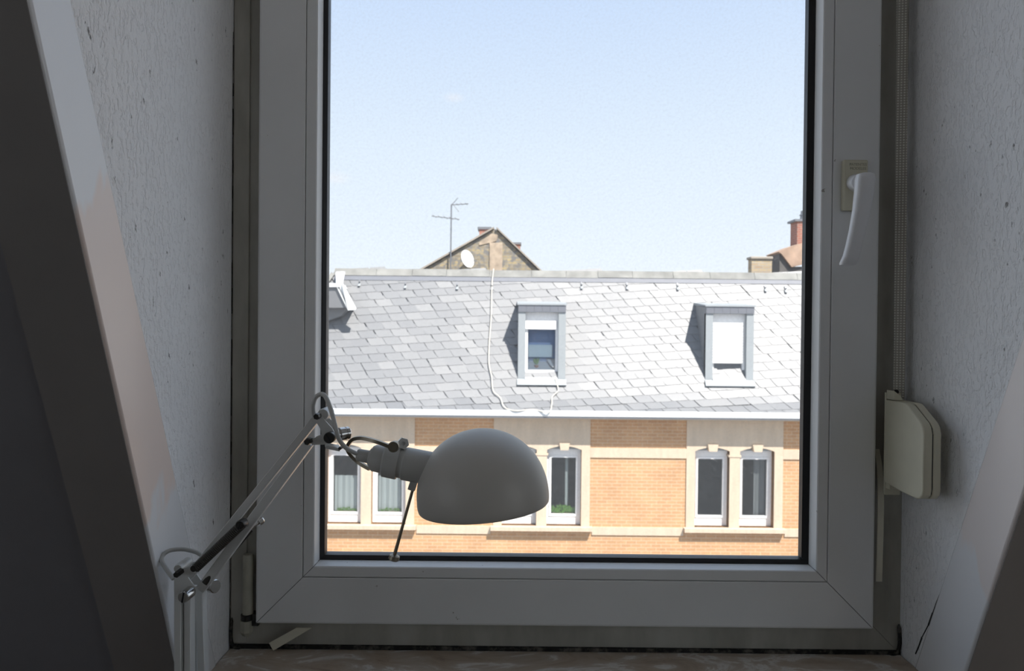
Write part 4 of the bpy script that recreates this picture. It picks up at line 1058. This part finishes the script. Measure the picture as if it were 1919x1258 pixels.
# wide dormer cut off by the left edge of the pane
Yd = 18.35
root = link('wide_dormer', None, bld, (P(600, 575, Yd).x, Yd, P(600, 600, Yd).z)); root['label'] = 'slate-hung dormer with white verge flashing at the left end of the roof'
def pd(x, y, Y=Yd): return P(x, y, Y)
mb = MB(); mb.prism([pd(584, 536), pd(634, 536), pd(654, 577), pd(584, 577)], (0, 0.9, 0)); build(mb, 'slate_fascia', M['slate'], root)
mb = MB(); mb.prism([pd(584, 529, Yd-0.06), pd(632, 531, Yd-0.06), pd(636, 538, Yd-0.06), pd(584, 538, Yd-0.06)], (0, 0.9, 0)); build(mb, 'top_flashing', M['gutter'], root)
mb = MB(); mb.prism([pd(629, 512, Yd+1.0), pd(645, 512, Yd+1.0), pd(641, 534, Yd-0.07), pd(666, 581, Yd-0.07), pd(652, 582, Yd-0.07), pd(630, 536, Yd-0.07)], (0, 0.10, 0.05)); build(mb, 'verge_flashing', M['gutter'], root)
mb = MB(); mb.prism([pd(584, 577, Yd+0.30), pd(651, 578, Yd+0.30), pd(640, 592, Yd+0.30), pd(584, 612, Yd+0.30)], (0, 0.3, 0)); build(mb, 'dormer_front', M['slate'], root)

# ------------------------------------------------------------------ white cable on the roof
def on_roof(px, py, lift=0.09):
    d = ray(px, py); k = d.z/d.y; q = next((p for p in prof_pts if p[2]-CZ >= k*p[1]), prof_pts[-1]); return P(px, py, q[1]-lift)
cp = [(925, 504), (922, 530), (921, 565), (920, 600), (917, 640), (916, 680), (921, 705), (924, 732), (937, 745), (945, 763), (965, 770), (1000, 768), (1028, 773), (1034, 758), (1035, 744), (1046, 732), (1043, 718), (1040, 706)]
pts = [on_roof(x, y) for x, y in cp[:-2]] + [P(1043, 718, DORM[0]['Y']-0.12), P(1040, 706, DORM[0]['Y']-0.02)]
mb = MB(); mb.tube(spline(pts, 6), 0.015, 8); o = build(mb, 'roof_cable', M['cable_white'], smooth=True); tag(o, 'white cable trailing down the slate roof to the dormer', 'cable')

# ================================================================== HOUSES BEHIND
YGB = 27.0
def pg(x, y, Y=YGB): return P(x, y, Y)
gh = thing('gabled_house', 'weathered brick gable rising behind the slate roof ridge', 'house', (pg(900, 560).x, YGB, GZ))
zg = zf(600, YGB)
gl_, ap, gr_ = pg(800, 502), pg(928, 429), pg(1006, 504)
def ext(a, b, z): k = (z-a.z)/(b.z-a.z); return a + (b-a)*k
bl_, br2 = ext(ap, gl_, zg), ext(ap, gr_, zg)
mb = MB(); mb.prism([bl_, br2, ap], (0, 7, 0)); mb.box((bl_.x, YGB+0.001, GZ), (br2.x, YGB+7, zg-0.001)); build(mb, 'gable_wall', M['gable_brick'], gh)
up_ = Vector((0, 0, 0.07))
mb = MB(); off = Vector((-0.05, -0.12, 0.0)); mb.prism([bl_+off, ap+off, ap+off+up_, bl_+off+up_], (0, 7.3, 0)); build(mb, 'roof_slope', M['verge'], gh)
mb = MB(); off = Vector((0.05, -0.12, 0.0)); mb.prism([ap+off, br2+off, br2+off+up_, ap+off+up_], (0, 7.3, 0)); build(mb, 'roof_slope', M['verge'], gh)
mb = MB(); mb.bxp(917, 941, 455, 560, YGB-0.05, YGB-0.001); build(mb, 'plastered_flue', M['flue_plaster'], gh, bevel=0.01)
mb = MB(); mb.prism([pg(898, 455), pg(921, 438), pg(934, 440), pg(930, 452), pg(915, 456), pg(898, 460)], (0, -0.03, 0)); build(mb, 'plaster_patch', M['flue_plaster'], gh)
mb = MB(); mb.bxp(898, 918, 430, 470, YGB+1.2, YGB+1.9); ch = build(mb, 'chimney', M['chimney_brick'], gh)
mb = MB(); mb.bxp(895, 921, 425.5, 430, YGB+1.15, YGB+1.95, YGB+1.2); build(mb, 'chimney_cap', M['aerial'], ch)
mb = MB(); mb.bxp(961, 975, 458, 490, YGB+1.2, YGB+1.9); ch = build(mb, 'chimney', M['chimney_brick'], gh)
mb = MB(); mb.bxp(959, 977, 454.5, 458, YGB+1.15, YGB+1.95, YGB+1.2); build(mb, 'chimney_cap', M['aerial'], ch)
# satellite dish on the gable
dc = pg(876, 485, YGB-0.45); dr = 17/FPX*YGB
sd = thing('satellite_dish', 'white satellite dish fixed to the weathered gable', 'satellite dish', dc)
mb = MB(); axd = Vector((0.80, -0.62, 0.25)).normalized()
mb.lathe(dc, axd, [(0.0-0.07*(1-(k/8)**2), dr*k/8) for k in range(9)] + [(0.012, dr)] + [(0.012-0.07*(1-(k/8)**2), dr*k/8) for k in range(8, -1, -1)], 28); build(mb, 'dish', M['dish'], sd, smooth=True)
mb = MB(); mb.tube([dc - axd*0.05, dc + Vector((0.0, 0.435, -0.1))], 0.03, 8); build(mb, 'wall_arm', M['aerial'], sd)
mb = MB(); mb.tube([dc + Vector((0, 0, -dr*0.9)), dc + axd*0.35 - Vector((0, 0, 0.15))], 0.012, 6); build(mb, 'feed_arm', M['aerial'], sd)
# TV aerial
YAe = YGB - 0.2
ae = thing('television_aerial', 'tall thin television aerial left of the weathered gable', 'aerial', pg(844, 530, YAe))
mb = MB(); mb.tube([pg(844, 530, YAe), pg(846, 383, YAe)], 0.028, 8); build(mb, 'mast', M['aerial'], ae)
def yagi(p, q, r, n_, el):
    mb = MB(); mb.tube([p, q], r, 6); bo = build(mb, 'boom', M['aerial'], ae)
    for k in range(n_):
        c = p.lerp(q, (k+0.5)/n_); mb = MB(); mb.tube([c - el, c + el], 0.008, 6); build(mb, 'element', M['aerial'], bo)
yagi(pg(809, 405, YAe), pg(861, 411, YAe), 0.020, 5, Vector((0.05, 0.35, 0)))
yagi(pg(845, 384, YAe), pg(878, 382, YAe), 0.020, 4, Vector((0.03, 0.25, 0)))
mb = MB(); mb.tube([pg(847, 384, YAe), pg(858, 371, YAe)], 0.014, 6); build(mb, 'reflector', M['aerial'], ae)
mb = MB(); mb.tube([pg(850, 384, YAe), pg(860, 397, YAe)], 0.014, 6); build(mb, 'reflector', M['aerial'], ae)
# house on the right
YRH = 24.0
rh = thing('tiled_house', 'old clay-tiled roof end with chimneys peeking over the ridge at right', 'house', (P(1500, 560, YRH).x, YRH, GZ))
def ph(x, y, Y=YRH): return P(x, y, Y)
mb = MB(); mb.prism([ph(1461, 560), ph(1461, 473), ph(1490, 500), ph(1600, 500), ph(1600, 560)], (0, 1.0, 0)); build(mb, 'gable_wall', M['shaded_wall'], rh)
mb = MB(); mb.prism([ph(1459, 472, YRH-.1), ph(1490, 459, YRH-.1), ph(1560, 440, YRH-.1), ph(1620, 480, YRH-.1), ph(1560, 482, YRH-.1), ph(1484, 501, YRH-.1), ph(1465, 476, YRH-.1)], (0, 1.2, 0)); build(mb, 'tiled_roof', M['tile_clay'], rh)
mb = MB(); mb.box((ph(1461, 560).x, YRH, GZ), (ph(1600, 560).x, YRH+1.0, ph(1500, 560).z)); build(mb, 'house_body', M['gable_brick'], rh)
mb = MB(); mb.bxp(1408, 1446, 486, 600, YRH-0.45, YRH-0.10); stk = build(mb, 'chimney_stack', brick_mat('pale_yellow_brick', (0.50, 0.40, 0.25), (0.38, 0.28, 0.18), (0.36, 0.34, 0.31), 0.28, 0.095), rh)
mb = MB(); mb.bxp(1406, 1448, 481, 486, YRH-0.5, YRH-0.05, YRH-0.45); build(mb, 'stack_cap', M['verge'], stk, bevel=0.02)
mb = MB(); mb.box((ph(1408, 600, YRH-.4).x, YRH-0.45, GZ), (ph(1470, 600).x, YRH-0.02, zf(600, YRH)-0.3)); build(mb, 'house_annexe', M['gable_brick'], rh)
mb = MB(); mb.bxp(1494, 1522, 415, 470, YRH+0.6, YRH+1.2); ch = build(mb, 'chimney', M['chimney_brick'], rh)
mb = MB(); mb.bxp(1489, 1527, 411, 415, YRH+0.55, YRH+1.25, YRH+0.6); build(mb, 'chimney_cap', M['aerial'], ch)
mb = MB(); c = ph(1504, 411, YRH+0.9); mb.lathe(c, (0, 0, 1), [(0, 0), (0, 0.09), (0.12, 0.08), (0.13, 0.11), (0.16, 0.11), (0.17, 0.07), (0.3, 0.06), (0.32, 0)], 16); build(mb, 'chimney_pot', M['aerial'], ch, smooth=True)
# street far below
mb = MB(); mb.box((-60, 2.2, GZ-0.3), (60, 90, GZ)); struct(build(mb, 'street', M['asphalt']), 'grey street far below the window')
